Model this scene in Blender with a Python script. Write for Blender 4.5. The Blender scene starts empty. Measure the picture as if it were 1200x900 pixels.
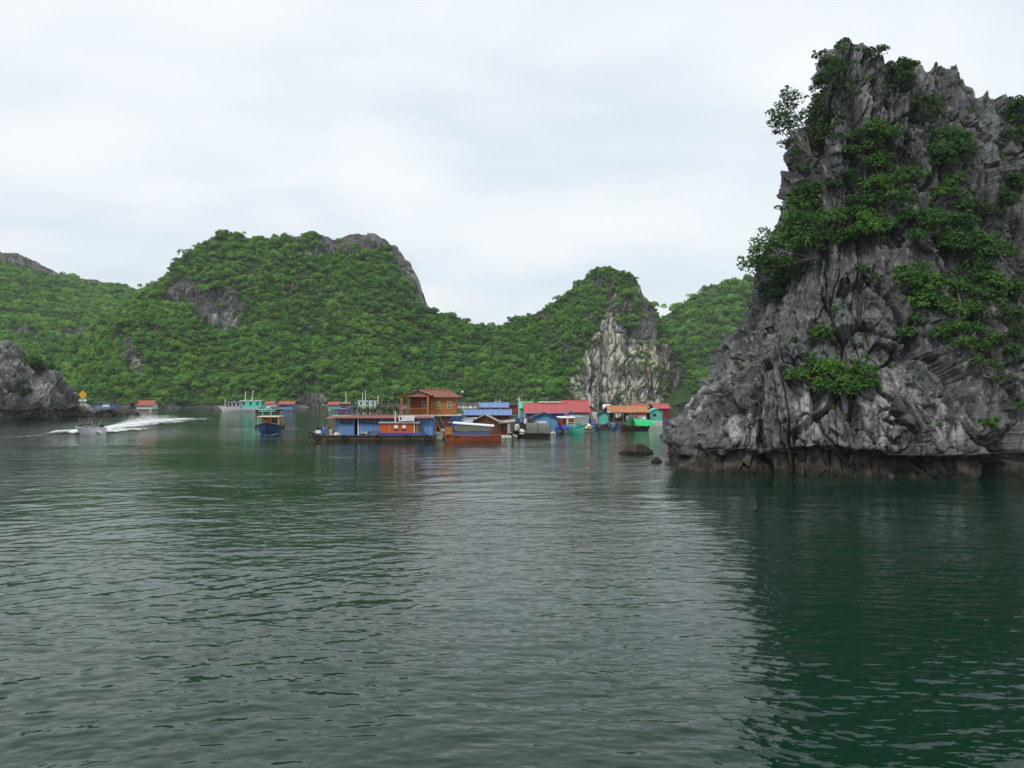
import bpy, bmesh, math, random
import numpy as np
from mathutils import Vector, Matrix

S = bpy.context.scene
C = S.collection
R = math.radians

# ------------------------------------------------------------------ camera
FPX = 942.0                       # focal length in photo pixels (1200 wide)
CAM_H = 6.0
cam_data = bpy.data.cameras.new('camera')
cam = bpy.data.objects.new('camera', cam_data)
C.objects.link(cam)
cam.location = (0, 0, CAM_H)
cam.rotation_euler = (R(90), 0, 0)
cam_data.sensor_fit = 'HORIZONTAL'
cam_data.sensor_width = 36.0
cam_data.lens = 36.0 * FPX / 1200.0
cam_data.shift_y = 12.0 / 1200.0
cam_data.clip_start = 0.1
cam_data.clip_end = 20000
S.camera = cam
S.render.resolution_x, S.render.resolution_y = 1024, 768

# ------------------------------------------------------------------ world
SUN_EL, SUN_AZ = R(50), R(-148)    # azimuth from +Y towards +X : sun stands high on the left, a little behind the camera
world = bpy.data.worlds.new('World')
S.world = world
world.use_nodes = True
wn, wl = world.node_tree.nodes, world.node_tree.links
wn.clear()
w_out = wn.new('ShaderNodeOutputWorld')
sky = wn.new('ShaderNodeTexSky')
sky.sky_type = 'NISHITA'
sky.sun_disc = False
sky.sun_elevation = SUN_EL
sky.sun_rotation = SUN_AZ
sky.air_density, sky.dust_density, sky.ozone_density = 1.0, 1.5, 1.0
bg_sky = wn.new('ShaderNodeBackground'); bg_sky.inputs['Strength'].default_value = 0.12
wl.new(sky.outputs[0], bg_sky.inputs['Color'])
bg_cl = wn.new('ShaderNodeBackground'); bg_cl.inputs['Strength'].default_value = 0.86
tc = wn.new('ShaderNodeTexCoord')
sep = wn.new('ShaderNodeSeparateXYZ'); wl.new(tc.outputs['Generated'], sep.inputs[0])
def wmath(op, a, b=None, clamp=False):
    n = wn.new('ShaderNodeMath'); n.operation = op; n.use_clamp = clamp
    for i, v in enumerate((a, b)):
        if v is None: continue
        if isinstance(v, (int, float)): n.inputs[i].default_value = v
        else: wl.new(v, n.inputs[i])
    return n.outputs[0]
zc = wmath('ADD', wmath('MAXIMUM', sep.outputs[2], 0.0), 0.16)
comb = wn.new('ShaderNodeCombineXYZ')
wl.new(wmath('DIVIDE', sep.outputs[0], zc), comb.inputs[0])
wl.new(wmath('DIVIDE', sep.outputs[1], zc), comb.inputs[1])
comb.inputs[2].default_value = 3.7
def wnoise(scale, detail, rough, dist, off):
    m = wn.new('ShaderNodeMapping'); m.inputs['Location'].default_value = off
    m.inputs['Scale'].default_value = (0.9, 1.1, 1)
    wl.new(comb.outputs[0], m.inputs[0])
    n = wn.new('ShaderNodeTexNoise'); n.inputs['Scale'].default_value = scale
    n.inputs['Detail'].default_value = detail; n.inputs['Roughness'].default_value = rough
    n.inputs['Distortion'].default_value = dist
    wl.new(m.outputs[0], n.inputs['Vector'])
    return n.outputs[0]
n1 = wnoise(0.55, 4, 0.45, 0.3, (1.3, 0.4, 0))
n2 = wnoise(1.3, 6, 0.5, 0.3, (7.1, 2.2, 4))
mr = wn.new('ShaderNodeMapRange'); mr.interpolation_type = 'SMOOTHSTEP'
wl.new(wmath('ADD', wmath('MULTIPLY', n1, 0.65), wmath('MULTIPLY', n2, 0.35)), mr.inputs['Value'])
mr.inputs['From Min'].default_value = 0.36; mr.inputs['From Max'].default_value = 0.58
mr.inputs['To Min'].default_value = 0.62; mr.inputs['To Max'].default_value = 0.985
# cloud tone: thin grey undersides here and there
ramp = wn.new('ShaderNodeValToRGB')
ramp.color_ramp.elements[0].position = 0.30; ramp.color_ramp.elements[0].color = (0.785, 0.87, 0.94, 1)
ramp.color_ramp.elements[1].position = 0.60; ramp.color_ramp.elements[1].color = (0.905, 0.945, 0.968, 1)
wl.new(wmath('ADD', wmath('MULTIPLY', n2, 0.6), wmath('MULTIPLY', n1, 0.4)), ramp.inputs[0])
wl.new(ramp.outputs[0], bg_cl.inputs['Color'])
mixw = wn.new('ShaderNodeMixShader')
wl.new(mr.outputs[0], mixw.inputs[0])
wl.new(bg_sky.outputs[0], mixw.inputs[1]); wl.new(bg_cl.outputs[0], mixw.inputs[2])
wl.new(mixw.outputs[0], w_out.inputs[0])

sun_data = bpy.data.lights.new('sun', 'SUN')
sun_data.energy = 1.5
sun_data.angle = R(11)
sun_data.color = (1.0, 0.95, 0.86)
sun = bpy.data.objects.new('sun', sun_data)
C.objects.link(sun)
sd = Vector((math.sin(SUN_AZ) * math.cos(SUN_EL), math.cos(SUN_AZ) * math.cos(SUN_EL), math.sin(SUN_EL)))
sun.rotation_euler = (-sd).to_track_quat('-Z', 'Y').to_euler()
sun.location = sd * 300

S.view_settings.view_transform = 'Standard'
S.view_settings.look = 'None'
S.view_settings.exposure = 0.32
S.view_settings.gamma = 1.0
S.view_settings.use_curve_mapping = False
S.render.engine = 'CYCLES'
S.cycles.use_denoising = True
S.cycles.denoiser = 'OPENIMAGEDENOISE'
S.cycles.denoising_input_passes = 'RGB_ALBEDO_NORMAL'
S.cycles.denoising_prefilter = 'ACCURATE'
S.cycles.max_bounces = 6
S.cycles.diffuse_bounces = 3
S.cycles.glossy_bounces = 3
S.cycles.transparent_max_bounces = 8
S.cycles.caustics_reflective = False
S.cycles.caustics_refractive = False
S.cycles.sample_clamp_indirect = 4.0

# ------------------------------------------------------------------ helpers: place in the world
def W(px, py, Y):
    """world point at distance Y whose picture stands at photo pixel px,py (used to survey the photo)"""
    return np.array([(px - 600.0) / FPX * Y, Y, CAM_H - (py - 462.0) / FPX * Y])
def wy(py):                        # distance of a waterline point from its height in the picture
    return CAM_H * FPX / (py - 462.0)
def interp_poly(keys, s):
    k = np.array(keys, float)
    return np.stack([np.interp(s, k[:, 0], k[:, i]) for i in range(1, k.shape[1])], -1)

# ------------------------------------------------------------------ noise
def _h(ix, iy, iz, seed):
    n = (ix.astype(np.int64) * 374761393 + iy.astype(np.int64) * 668265263 + iz.astype(np.int64) * 2147483647 + seed * 974711) & 0xffffffff
    n = ((n ^ (n >> 13)) * 1274126177) & 0xffffffff
    n = ((n ^ (n >> 16)) * 2246822519) & 0xffffffff
    return ((n ^ (n >> 15)) & 0xffffff).astype(np.float64) / 0xffffff
def vnoise(p, seed=0):
    i = np.floor(p).astype(np.int64); f = p - i
    u = f * f * f * (f * (f * 6 - 15) + 10)
    out = 0
    for dx in (0, 1):
        wx = u[:, 0] if dx else 1 - u[:, 0]
        for dy in (0, 1):
            wyy = u[:, 1] if dy else 1 - u[:, 1]
            for dz in (0, 1):
                wz = u[:, 2] if dz else 1 - u[:, 2]
                out = out + wx * wyy * wz * _h(i[:, 0] + dx, i[:, 1] + dy, i[:, 2] + dz, seed)
    return out * 2 - 1
def fbm(p, octv=4, seed=0, gain=0.5, lac=2.03):
    a, s, t = 1.0, 0, 0
    for o in range(octv):
        s = s + a * vnoise(p, seed + o * 17); t += a
        a *= gain; p = p * lac + 11.3
    return s / t
def ridged(p, octv=4, seed=0, gain=0.5):
    a, s, t = 1.0, 0, 0
    for o in range(octv):
        s = s + a * (1 - np.abs(vnoise(p, seed + o * 13)) * 2); t += a
        a *= gain; p = p * 2.07 + 5.1
    return s / t
def worley(p, seed=0):
    """f1, f2, vector to the nearest cell point, three random numbers of that cell"""
    i = np.floor(p).astype(np.int64)
    n = len(p)
    f1 = np.full(n, 9.0); f2 = np.full(n, 9.0)
    vec = np.zeros((n, 3)); rid = np.zeros((n, 3), np.int64)
    for dx in (-1, 0, 1):
        for dy in (-1, 0, 1):
            for dz in (-1, 0, 1):
                cx, cy, cz = i[:, 0] + dx, i[:, 1] + dy, i[:, 2] + dz
                q = np.stack([cx + _h(cx, cy, cz, seed), cy + _h(cx, cy, cz, seed + 1), cz + _h(cx, cy, cz, seed + 2)], -1)
                d = p - q
                r = np.sqrt((d * d).sum(-1))
                m = r < f1
                f2 = np.where(m, f1, np.minimum(f2, r))
                f1 = np.where(m, r, f1)
                vec[m] = d[m]
                rid[m, 0] = cx[m]; rid[m, 1] = cy[m]; rid[m, 2] = cz[m]
    rnd = np.stack([_h(rid[:, 0], rid[:, 1], rid[:, 2], seed + k) for k in (5, 6, 7, 8)], -1) * 2 - 1
    return f1, f2, vec, rnd
def sstep(a, b, x):
    t = np.clip((x - a) / (b - a), 0, 1)
    return t * t * (3 - 2 * t)

# ------------------------------------------------------------------ materials
def new_mat(name):
    m = bpy.data.materials.new(name); m.use_nodes = True
    nt = m.node_tree
    return m, nt, nt.nodes['Principled BSDF']
def N(nt, typ, **kw):
    n = nt.nodes.new(typ)
    for k, v in kw.items():
        if k in n.inputs: n.inputs[k].default_value = v
        else: setattr(n, k, v)
    return n
def L(nt, a, b): nt.links.new(a, b)
def M2(nt, op, a, b=None, clamp=False):
    n = nt.nodes.new('ShaderNodeMath'); n.operation = op; n.use_clamp = clamp
    for i, v in enumerate((a, b)):
        if v is None: continue
        if isinstance(v, (int, float)): n.inputs[i].default_value = v
        else: nt.links.new(v, n.inputs[i])
    return n.outputs[0]
def mixc(nt, fac, a, b, blend='MIX'):
    n = nt.nodes.new('ShaderNodeMix'); n.data_type = 'RGBA'; n.blend_type = blend
    for sock, v in ((n.inputs['Factor'], fac), (n.inputs[6], a), (n.inputs[7], b)):
        if isinstance(v, (int, float)): sock.default_value = v
        elif isinstance(v, tuple): sock.default_value = v if len(v) == 4 else v + (1,)
        else: nt.links.new(v, sock)
    return n.outputs[2]
def noise_out(nt, scale, detail=5, rough=0.6, vec=None, mscale=None, dist=0.0):
    n = N(nt, 'ShaderNodeTexNoise', Scale=scale, Detail=detail, Roughness=rough, Distortion=dist)
    if vec is not None:
        if mscale:
            mp = N(nt, 'ShaderNodeMapping'); mp.inputs['Scale'].default_value = mscale
            L(nt, vec, mp.inputs[0]); vec = mp.outputs[0]
        L(nt, vec, n.inputs['Vector'])
    return n.outputs[0]
def rng(nt, v, a, b, c=0.0, d=1.0):
    n = N(nt, 'ShaderNodeMapRange'); n.interpolation_type = 'SMOOTHSTEP'
    for k, x in (('From Min', a), ('From Max', b), ('To Min', c), ('To Max', d)): n.inputs[k].default_value = x
    L(nt, v, n.inputs['Value'])
    return n.outputs[0]

def mat_limestone(name, dark, mid, pale, unit=1.0, streak=0.5, ochre=0.0, tide=True, wood=True, bump=0.25):
    """weathered karst limestone. attributes on the mesh: 'soil' (ground under plants), 'pale' (washed clean stone)"""
    m, nt, b = new_mat(name)
    pos = N(nt, 'ShaderNodeNewGeometry').outputs['Position']
    big = noise_out(nt, 0.16 / unit, 5, 0.6, pos)
    med = noise_out(nt, 0.8 / unit, 6, 0.65, pos)
    fine = noise_out(nt, 4.5 / unit, 6, 0.7, pos)
    st = noise_out(nt, 1.0 / unit, 7, 0.62, pos, (1.3, 1.3, 0.14), 0.6)
    st2 = noise_out(nt, 2.6 / unit, 5, 0.6, pos, (1.2, 1.2, 0.10), 0.4)
    col = mixc(nt, rng(nt, M2(nt, 'ADD', M2(nt, 'MULTIPLY', big, 0.5), M2(nt, 'MULTIPLY', med, 0.5)), 0.38, 0.62), dark, mid)
    pa = N(nt, 'ShaderNodeAttribute', attribute_name='pale').outputs['Fac']
    stf = M2(nt, 'ADD', rng(nt, st, 0.60 - 0.0, 0.74, 0, streak), M2(nt, 'MULTIPLY', pa, rng(nt, st, 0.36, 0.58)), True)
    col = mixc(nt, stf, col, pale)
    if ochre:
        oc = M2(nt, 'MULTIPLY', M2(nt, 'MULTIPLY', pa, rng(nt, big, 0.45, 0.62)), ochre)
        col = mixc(nt, oc, col, (0.46, 0.36, 0.20))
    lich = noise_out(nt, 1.9 / unit, 8, 0.72, pos, (1, 1, 0.55), 0.5)
    col = mixc(nt, rng(nt, lich, 0.535, 0.62, 0, 0.55), col, (dark[0] * 0.55, dark[1] * 0.55, dark[2] * 0.55))
    col = mixc(nt, rng(nt, lich, 0.45, 0.36, 0, 0.40), col, pale)
    # dark lichen runs
    col = mixc(nt, M2(nt, 'MULTIPLY', rng(nt, st2, 0.54, 0.70), 0.62), col, (dark[0] * 0.5, dark[1] * 0.5, dark[2] * 0.5))
    col = mixc(nt, rng(nt, fine, 0.60, 0.74, 0, 0.70), col, pale)
    col = mixc(nt, rng(nt, fine, 0.42, 0.25, 0, 0.6), col, (dark[0] * 0.45, dark[1] * 0.45, dark[2] * 0.45))
    rel = noise_out(nt, 0.45 / unit, 4, 0.6, pos)
    col = mixc(nt, rng(nt, rel, 0.60, 0.78, 0, 0.22), col, (0.13, 0.115, 0.06))
    if tide:
        sz = N(nt, 'ShaderNodeSeparateXYZ'); L(nt, pos, sz.inputs[0])
        zz = M2(nt, 'ADD', sz.outputs[2], M2(nt, 'ADD', M2(nt, 'MULTIPLY', med, 1.6), M2(nt, 'MULTIPLY', M2(nt, 'SUBTRACT', big, 0.5), 2.5)))
        col = mixc(nt, rng(nt, zz, 3.0, 1.5, 0, 0.75), col, mixc(nt, rng(nt, med, 0.4, 0.65), (0.020, 0.017, 0.012), (0.085, 0.066, 0.040)))
        col = mixc(nt, rng(nt, zz, 1.35, 0.75, 0, 0.9), col, (0.017, 0.018, 0.012))
    so = N(nt, 'ShaderNodeAttribute', attribute_name='soil').outputs['Fac']
    soc = mixc(nt, rng(nt, med, 0.35, 0.65), (0.022, 0.055, 0.014), (0.050, 0.085, 0.024))
    col = mixc(nt, so, col, soc)
    L(nt, col, b.inputs['Base Color'])
    b.inputs['Roughness'].default_value = 0.86
    b.inputs['Specular IOR Level'].default_value = 0.25
    bh = M2(nt, 'ADD', M2(nt, 'MULTIPLY', fine, 0.5), M2(nt, 'ADD', M2(nt, 'MULTIPLY', st2, 0.5), M2(nt, 'MULTIPLY', med, 0.5)))
    bp = N(nt, 'ShaderNodeBump', Strength=0.9, Distance=bump * unit)
    L(nt, bh, bp.inputs['Height']); L(nt, bp.outputs[0], b.inputs['Normal'])
    return m
# ------------------------------------------------------------------ terrain lofts
def make_mesh(name, V, F, mat=None, smooth=False):
    me = bpy.data.meshes.new(name)
    V = np.ascontiguousarray(V, np.float32); F = np.ascontiguousarray(F, np.int32)
    me.vertices.add(len(V)); me.vertices.foreach_set('co', V.ravel())
    k = F.shape[1]
    me.loops.add(F.size); me.loops.foreach_set('vertex_index', F.ravel())
    me.polygons.add(len(F)); me.polygons.foreach_set('loop_start', np.arange(0, F.size, k, dtype=np.int32))
    me.polygons.foreach_set('loop_total', np.full(len(F), k, np.int32))
    me.update(calc_edges=True); me.validate()
    if smooth: me.polygons.foreach_set('use_smooth', np.ones(len(F), bool))
    if mat: me.materials.append(mat)
    return me
def attr(me, name, v):
    a = me.attributes.new(name, 'FLOAT', 'POINT'); a.data.foreach_set('value', np.ascontiguousarray(v, np.float32))
def grid_faces(nr, nc):
    a = (np.arange(nr - 1)[:, None] * nc + np.arange(nc - 1)[None, :]).ravel()
    return np.stack([a, a + 1, a + nc + 1, a + nc], -1)
def grid_normals(P):
    du = np.gradient(P, axis=1); dv = np.gradient(P, axis=0)
    n = np.cross(du, dv); n /= np.maximum(np.linalg.norm(n, axis=-1, keepdims=True), 1e-9)
    return n
def structure(name, me):
    o = bpy.data.objects.new(name, me); C.objects.link(o); o['kind'] = 'structure'
    return o

class Hill:
    """loft from a waterline to a crest, displaced, with a back slope"""
    def __init__(self, name, base, crest, prof, nS, nT, disp, mat, z0=-2.5, soil=None, pale=None, tpow=1.0, smooth_prof=None):
        s = np.linspace(0, 1, nS)
        kb = np.array(base, float); kc = np.array(crest, float)
        B = interp_poly(kb, s); K = interp_poly(kc, s)          # (nS,2), (nS,3)
        t = np.linspace(0, 1, nT) ** tpow
        f = prof(t[:, None], s[None, :])                         # (nT,nS)
        P = np.zeros((nT, nS, 3))
        P[..., 0] = B[None, :, 0] + (K[None, :, 0] - B[None, :, 0]) * f
        P[..., 1] = B[None, :, 1] + (K[None, :, 1] - B[None, :, 1]) * f
        P[..., 2] = z0 + (K[None, :, 2] - z0) * t[:, None]
        nrm = grid_normals(P)
        toc = -P.reshape(-1, 3).copy(); toc[:, 2] = 0
        sign = np.sign((nrm.reshape(-1, 3) * toc).sum(-1).sum()) or 1
        nrm = nrm * sign
        # back slope: the crest falls away behind
        P2, n2 = P.reshape(-1, 3), nrm.reshape(-1, 3)
        D = disp(P2, n2, np.broadcast_to(t[:, None], (nT, nS)).reshape(-1), np.broadcast_to(s[None, :], (nT, nS)).reshape(-1))
        P2 = P2 + D
        self.P = P2.reshape(nT, nS, 3)
        self.N = grid_normals(self.P) * sign
        top = self.P[-1]
        nb = 14
        back = np.zeros((nb, nS, 3))
        dirv = (K[:, :2] - B); ln = np.maximum(np.linalg.norm(dirv, axis=1, keepdims=True), 1e-6)
        dirv = dirv / ln * np.maximum(ln, 12) * 0.9
        for i in range(nb):
            q = (i + 1) / nb
            back[i, :, :2] = top[:, :2] + dirv * (q ** 1.3)
            back[i, :, 2] = top[:, 2] + (z0 - top[:, 2]) * (q ** 1.6)
        allP = np.concatenate([self.P, back], 0)
        F = grid_faces(nT + nb, nS)
        if sign < 0: F = F[:, ::-1]
        self.nT, self.nS = nT, nS
        self.name = name
        V = allP.reshape(-1, 3)
        self.me = make_mesh(name, V, F, mat)
        flat = self.P.reshape(-1, 3)
        so = np.ones(len(V)) * 1.0
        so[:nT * nS] = soil(flat, self.N.reshape(-1, 3)) if soil else 0
        if not soil: so[:] = 0
        self.soil = so[:nT * nS]
        pa = np.zeros(len(V))
        if pale: pa[:nT * nS] = pale(flat, self.N.reshape(-1, 3))
        attr(self.me, 'soil', so); attr(self.me, 'pale', pa)
        self.obj = structure(name, self.me)
        # picture positions of the survey grid, to find a point of the slope seen at a photo pixel
        Y = np.maximum(flat[:, 1], 1)
        self.px = 600 + flat[:, 0] / Y * FPX
        self.py = 462 - (flat[:, 2] - CAM_H) / Y * FPX
    def at(self, px, py, r=4.0):
        d2 = (self.px - px) ** 2 + (self.py - py) ** 2
        ok = np.where(d2 < r * r)[0]
        if len(ok) == 0: ok = np.array([d2.argmin()])
        i = ok[self.P.reshape(-1, 3)[ok, 1].argmin()]
        return self.P.reshape(-1, 3)[i].copy(), self.N.reshape(-1, 3)[i].copy()

def prof_keys(*keys):
    k = np.array(keys, float)
    return lambda t: np.interp(t, k[:, 0], k[:, 1])

def blocks(p, scale, seed, tilt, off, crack, cw=0.12, part=False):
    f1, f2, vec, rnd = worley(p / scale, seed)
    d = (vec * rnd[:, :3]).sum(-1) * scale * tilt + rnd[:, 3] * off
    e = f2 - f1
    if part: crack = crack * sstep(-0.25, 0.25, fbm(p / scale * 0.45 + seed, 2, seed + 50))
    return d - crack * (1 - sstep(0, cw, e))

# ---- the near karst rock on the right
L1 = lambda: None
mat_near = mat_limestone('weathered_limestone', (0.038, 0.040, 0.043), (0.158, 0.161, 0.166), (0.44, 0.435, 0.42), 1.0, 0.55)
profA = prof_keys((0, 0), (.05, .0), (.10, .03), (.17, .15), (.24, .29), (.31, .42), (.38, .535), (.49, .65), (.59, .765), (.69, .86), (.785, .885), (.885, .91), (.955, .945), (1, 1))
profB = prof_keys((0, 0), (.06, .01), (.15, .05), (.24, .14), (.33, .30), (.42, .46), (.52, .58), (.62, .66), (.72, .73), (.82, .80), (.92, .88), (1, 1))
def prof_rock(t, s):
    w = sstep(0.16, 0.50, s)
    return profA(t) * (1 - w) + profB(t) * w
def bw(px, py): q = W(px, py, wy(py)); return (q[0], q[1])
def cw(px, py, Y): q = W(px, py, Y); return tuple(q)
base_r = [(0.00, 17, 84), (0.10,) + bw(777, 545.5), (0.17,) + bw(802, 552), (0.26,) + bw(850, 556), (0.34,) + bw(900, 557), (0.46,) + bw(1000, 561),
          (0.58,) + bw(1100, 562), (0.69,) + bw(1200, 560), (0.80, 48, 57), (0.90, 62, 61), (1.0, 76, 74)]
crest_r = [(0.00,) + cw(985, 44, 80), (0.10,) + cw(985, 44, 79), (0.17,) + cw(988, 42, 78.6), (0.26,) + cw(993, 42, 78.4), (0.34,) + cw(1003, 46, 78.2), (0.40,) + cw(1035, 62, 78.5),
           (0.46,) + cw(1066, 68, 79), (0.52,) + cw(1092, 73, 79.5), (0.58,) + cw(1122, 92, 80), (0.69,) + cw(1195, 121, 82), (0.80,) + cw(1290, 170, 84), (0.90,) + cw(1400, 260, 85), (1.0,) + cw(1480, 420, 88)]
def disp_rock(p, n, t, s):
    wv = np.stack([fbm(p * 0.22 + 3, 3, 1), fbm(p * 0.22 + 9, 3, 2), fbm(p * 0.22 + 27, 3, 3)], -1)
    z = p[:, 2]
    wl_ = 1 - sstep(0.18, 0.50, s)
    # follow the slope, so that joints and flutes run down it
    sl = np.stack([p[:, 0] - 0.40 * z * wl_ + 0.10 * z * (1 - wl_), p[:, 1] - 0.50 * z, z], -1)
    q = sl + wv * np.array([0.45, 0.45, 0.9]) + 0.07 * np.stack([fbm(p * 1.5 + 5, 3, 84), fbm(p * 1.5 + 15, 3, 85), fbm(p * 1.5 + 25, 3, 86)], -1)
    up = sstep(9, 18, z)
    an = lambda k: q * np.array([1, 1, k])
    d = blocks(an(0.36), 6.5, 11, 0.36, 0.45, 0.9, 0.045)
    d += blocks(an(0.28), 2.6, 23, 0.55, 0.20, 0.60, 0.06, True)
    d += (1 - 0.5 * up) * blocks(an(0.34), 1.05, 37, 0.62, 0.11, 0.28, 0.08, True)
    d += (1 - 0.4 * up) * blocks(an(0.45), 0.42, 38, 0.60, 0.05, 0.08, 0.12, True)
    fl = ridged(an(0.15) * 0.62, 4, 5, 0.66)
    d += (0.65 * up + 0.26) * (fl - 0.30)
    fl2 = ridged(an(0.17) * 2.1, 3, 15, 0.66)
    d += (0.08 + 0.26 * up) * (fl2 - 0.3)
    cl = np.abs(fbm(q * np.array([0.15, 0.15, 0.045]) + 70, 2, 66))   # dark clefts that run down the face
    d -= 1.4 * sstep(0.030, 0.0, cl)
    cl = np.abs(fbm(q * np.array([0.33, 0.33, 0.10]) + 40, 2, 67))
    d -= 0.7 * sstep(0.030, 0.0, cl)
    d += 0.9 * fbm(p * 0.15, 2, 8) + 0.06 * fbm(p * 3.0, 4, 9, 0.65)
    amp = 0.35 + 0.65 * sstep(0, 0.1, t)
    d = d * amp * (1 - 0.35 * sstep(0.9, 1.0, t)) - 0.3
    nh = n.copy(); nh[:, 2] = 0; nh /= np.maximum(np.linalg.norm(nh, axis=1, keepdims=True), 1e-6)
    dirn = n * np.array([1, 1, 0.30]); dirn /= np.maximum(np.linalg.norm(dirn, axis=1, keepdims=True), 1e-6)
    D = dirn * d[:, None]
    # tidal notch: the sea has eaten the foot of the cliff
    lip = 1.85 + 1.0 * fbm(p * np.array([0.30, 0.30, 0.0]) + 4, 4, 6, 0.6)
    cave = 1.15 + 1.1 * sstep(-0.2, 0.4, fbm(p * np.array([0.22, 0.22, 0.0]) + 31, 3, 7))
    dep = sstep(lip + 0.25, lip - 0.35, z) * (0.35 + 0.65 * sstep(-1.2, 1.0, z)) * cave * 1.15 * (0.35 + 0.65 * sstep(0.12, 0.4, s))
    D -= nh * dep[:, None]
    D[:, 2] += 0.25 * fbm(p * 0.5, 2, 44)
    # uneven broken crest
    D[:, 2] += sstep(0.84, 1.0, t) * (1.3 * fbm(p * np.array([0.35, 0.35, 0.0]), 3, 61) + 0.9 * ridged(p * np.array([0.7, 0.7, 0.0]), 3, 62) - 0.5)
    return D
rock = Hill('rock_island', base_r, crest_r, prof_rock, 1000, 640, disp_rock, mat_near, z0=-2.0,
            pale=lambda p, n: 0.75 * sstep(-0.05, 0.30, fbm(p * np.array([0.45, 0.45, 0.2]), 3, 74)) * sstep(10.5, 4.0, p[:, 2] + 2.5 * fbm(p * 0.25, 3, 71)) * sstep(1.6, 2.6, p[:, 2]) + 0.25 * sstep(0.0, 0.5, fbm(p * 0.18, 3, 72)) * sstep(20, 30, p[:, 2]))
rock.obj['label'] = 'steep grey karst rock island'

# ---- small rock on the left edge
mat_left = mat_limestone('pale_limestone', (0.050, 0.050, 0.050), (0.170, 0.167, 0.160), (0.52, 0.51, 0.47), 2.0, 0.75)
profL = prof_keys((0, 0), (.15, .02), (.3, .10), (.5, .25), (.7, .45), (.85, .65), (1, 1))
base_l = [(0, -190, 150), (.3, -140, 165), (.5,) + bw(-40, 494), (.62,) + bw(8, 494), (.74,) + bw(40, 492), (.86,) + bw(75, 490.5), (.95,) + bw(102, 488.5), (1, -96, 232)]
crest_l = [(0,) + cw(-420, 380, 190), (.3,) + cw(-220, 370, 195), (.5,) + cw(-60, 395, 198), (.62,) + cw(10, 402, 200), (.68,) + cw(26, 410, 201), (.72,) + cw(36, 425, 203), (.78,) + cw(58, 433, 206), (.86,) + cw(74, 446, 210), (.92,) + cw(86, 462, 214), (.97,) + cw(93, 473, 217), (1,) + cw(95, 475, 219)]
def disp_left(p, n, t, s):
    wv = np.stack([fbm(p * 0.12 + 3, 3, 1), fbm(p * 0.12 + 9, 3, 2), fbm(p * 0.12 + 27, 3, 3)], -1)
    q = (p + wv * 1.2) * np.array([1, 1, 0.40])
    d = blocks(q, 8, 111, 0.40, 0.9, 1.6, 0.06) + blocks(q, 3.2, 123, 0.55, 0.4, 1.0, 0.08) + blocks(q, 1.5, 124, 0.3, 0.15, 0.25, 0.14)
    d += 1.0 * (ridged(p * np.array([0.5, 0.5, 0.08]), 3, 9, 0.65) - 0.3)
    d *= 0.3 + 0.7 * sstep(0, 0.12, t) - 0.4 * sstep(0.85, 1, t)
    D = n * d[:, None]
    nh = n.copy(); nh[:, 2] = 0; nh /= np.maximum(np.linalg.norm(nh, axis=1, keepdims=True), 1e-6)
    lip = 2.3 + 0.6 * fbm(p * np.array([0.2, 0.2, 0.0]) + 4, 3, 6)
    D -= nh * (sstep(lip + 0.3, lip - 0.4, p[:, 2]) * 1.9)[:, None]
    return D
lrock = Hill('rock_headland', base_l, crest_l, lambda t, s: profL(t) + 0 * s, 420, 160, disp_left, mat_left, z0=-2,
             pale=lambda p, n: 0.6 * sstep(0.0, 0.3, fbm(p * 0.12, 3, 75)))
# ------------------------------------------------------------------ forested hills
mat_hill = mat_limestone('hill_limestone', (0.065, 0.065, 0.067), (0.165, 0.16, 0.155), (0.46, 0.44, 0.41), 4.5, 0.45, 0.0, tide=False, bump=0.3)
mat_white = mat_limestone('white_cliff_limestone', (0.062, 0.063, 0.062), (0.185, 0.178, 0.165), (0.62, 0.60, 0.54), 4.0, 0.70, 0.32, tide=False, bump=0.3)
def pix(p):
    Y = np.maximum(p[:, 1], 1)
    return 600 + p[:, 0] / Y * FPX, 462 - (p[:, 2] - CAM_H) / Y * FPX
def patch_mask(p, patches, wob=0.45, fs=0.06, seed=5):
    """1 inside the bare rock patches (surveyed as ellipses px,py,rx,ry)"""
    x, y = pix(p)
    w = fbm(p * fs, 4, seed)
    m = np.zeros(len(p))
    for (cx_, cy_, rx, ry) in patches:
        e = np.sqrt(((x - cx_) / rx) ** 2 + ((y - cy_) / ry) ** 2) + wob * w
        m = np.maximum(m, sstep(1.05, 0.85, e))
    return m
def hill_disp(scale, a1, a2, a3, seed, rockf=None):
    def f(p, n, t, s):
        wv = np.stack([fbm(p / scale * 0.6 + 3, 3, seed), fbm(p / scale * 0.6 + 9, 3, seed + 1), fbm(p / scale * 0.6 + 27, 3, seed + 2)], -1)
        q = (p + wv * scale * 0.5)
        d = a1 * fbm(p / scale / 2.2, 4, seed + 3)
        rk = rockf(p) if rockf else np.zeros(len(p))
        r = blocks(q * np.array([1, 1, .22]), scale * 0.5, seed + 5, 0.2, 0.5, 0.8) * a3 + blocks(q * np.array([1, 1, .25]), scale * 0.17, seed + 7, 0.25, 0.25, 0.6) * a3
        r += a3 * 1.5 * (ridged(q * np.array([1, 1, 0.10]) / scale * 3.2, 4, seed + 9, 0.6) - 0.3)
        d = d + r * rk + (1 - rk) * a2 * fbm(p / scale * 1.7, 3, seed + 11)
        d *= 1 - 0.75 * sstep(0.9, 1, t)
        return n * d[:, None]
    return f
HILLS = []
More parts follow.
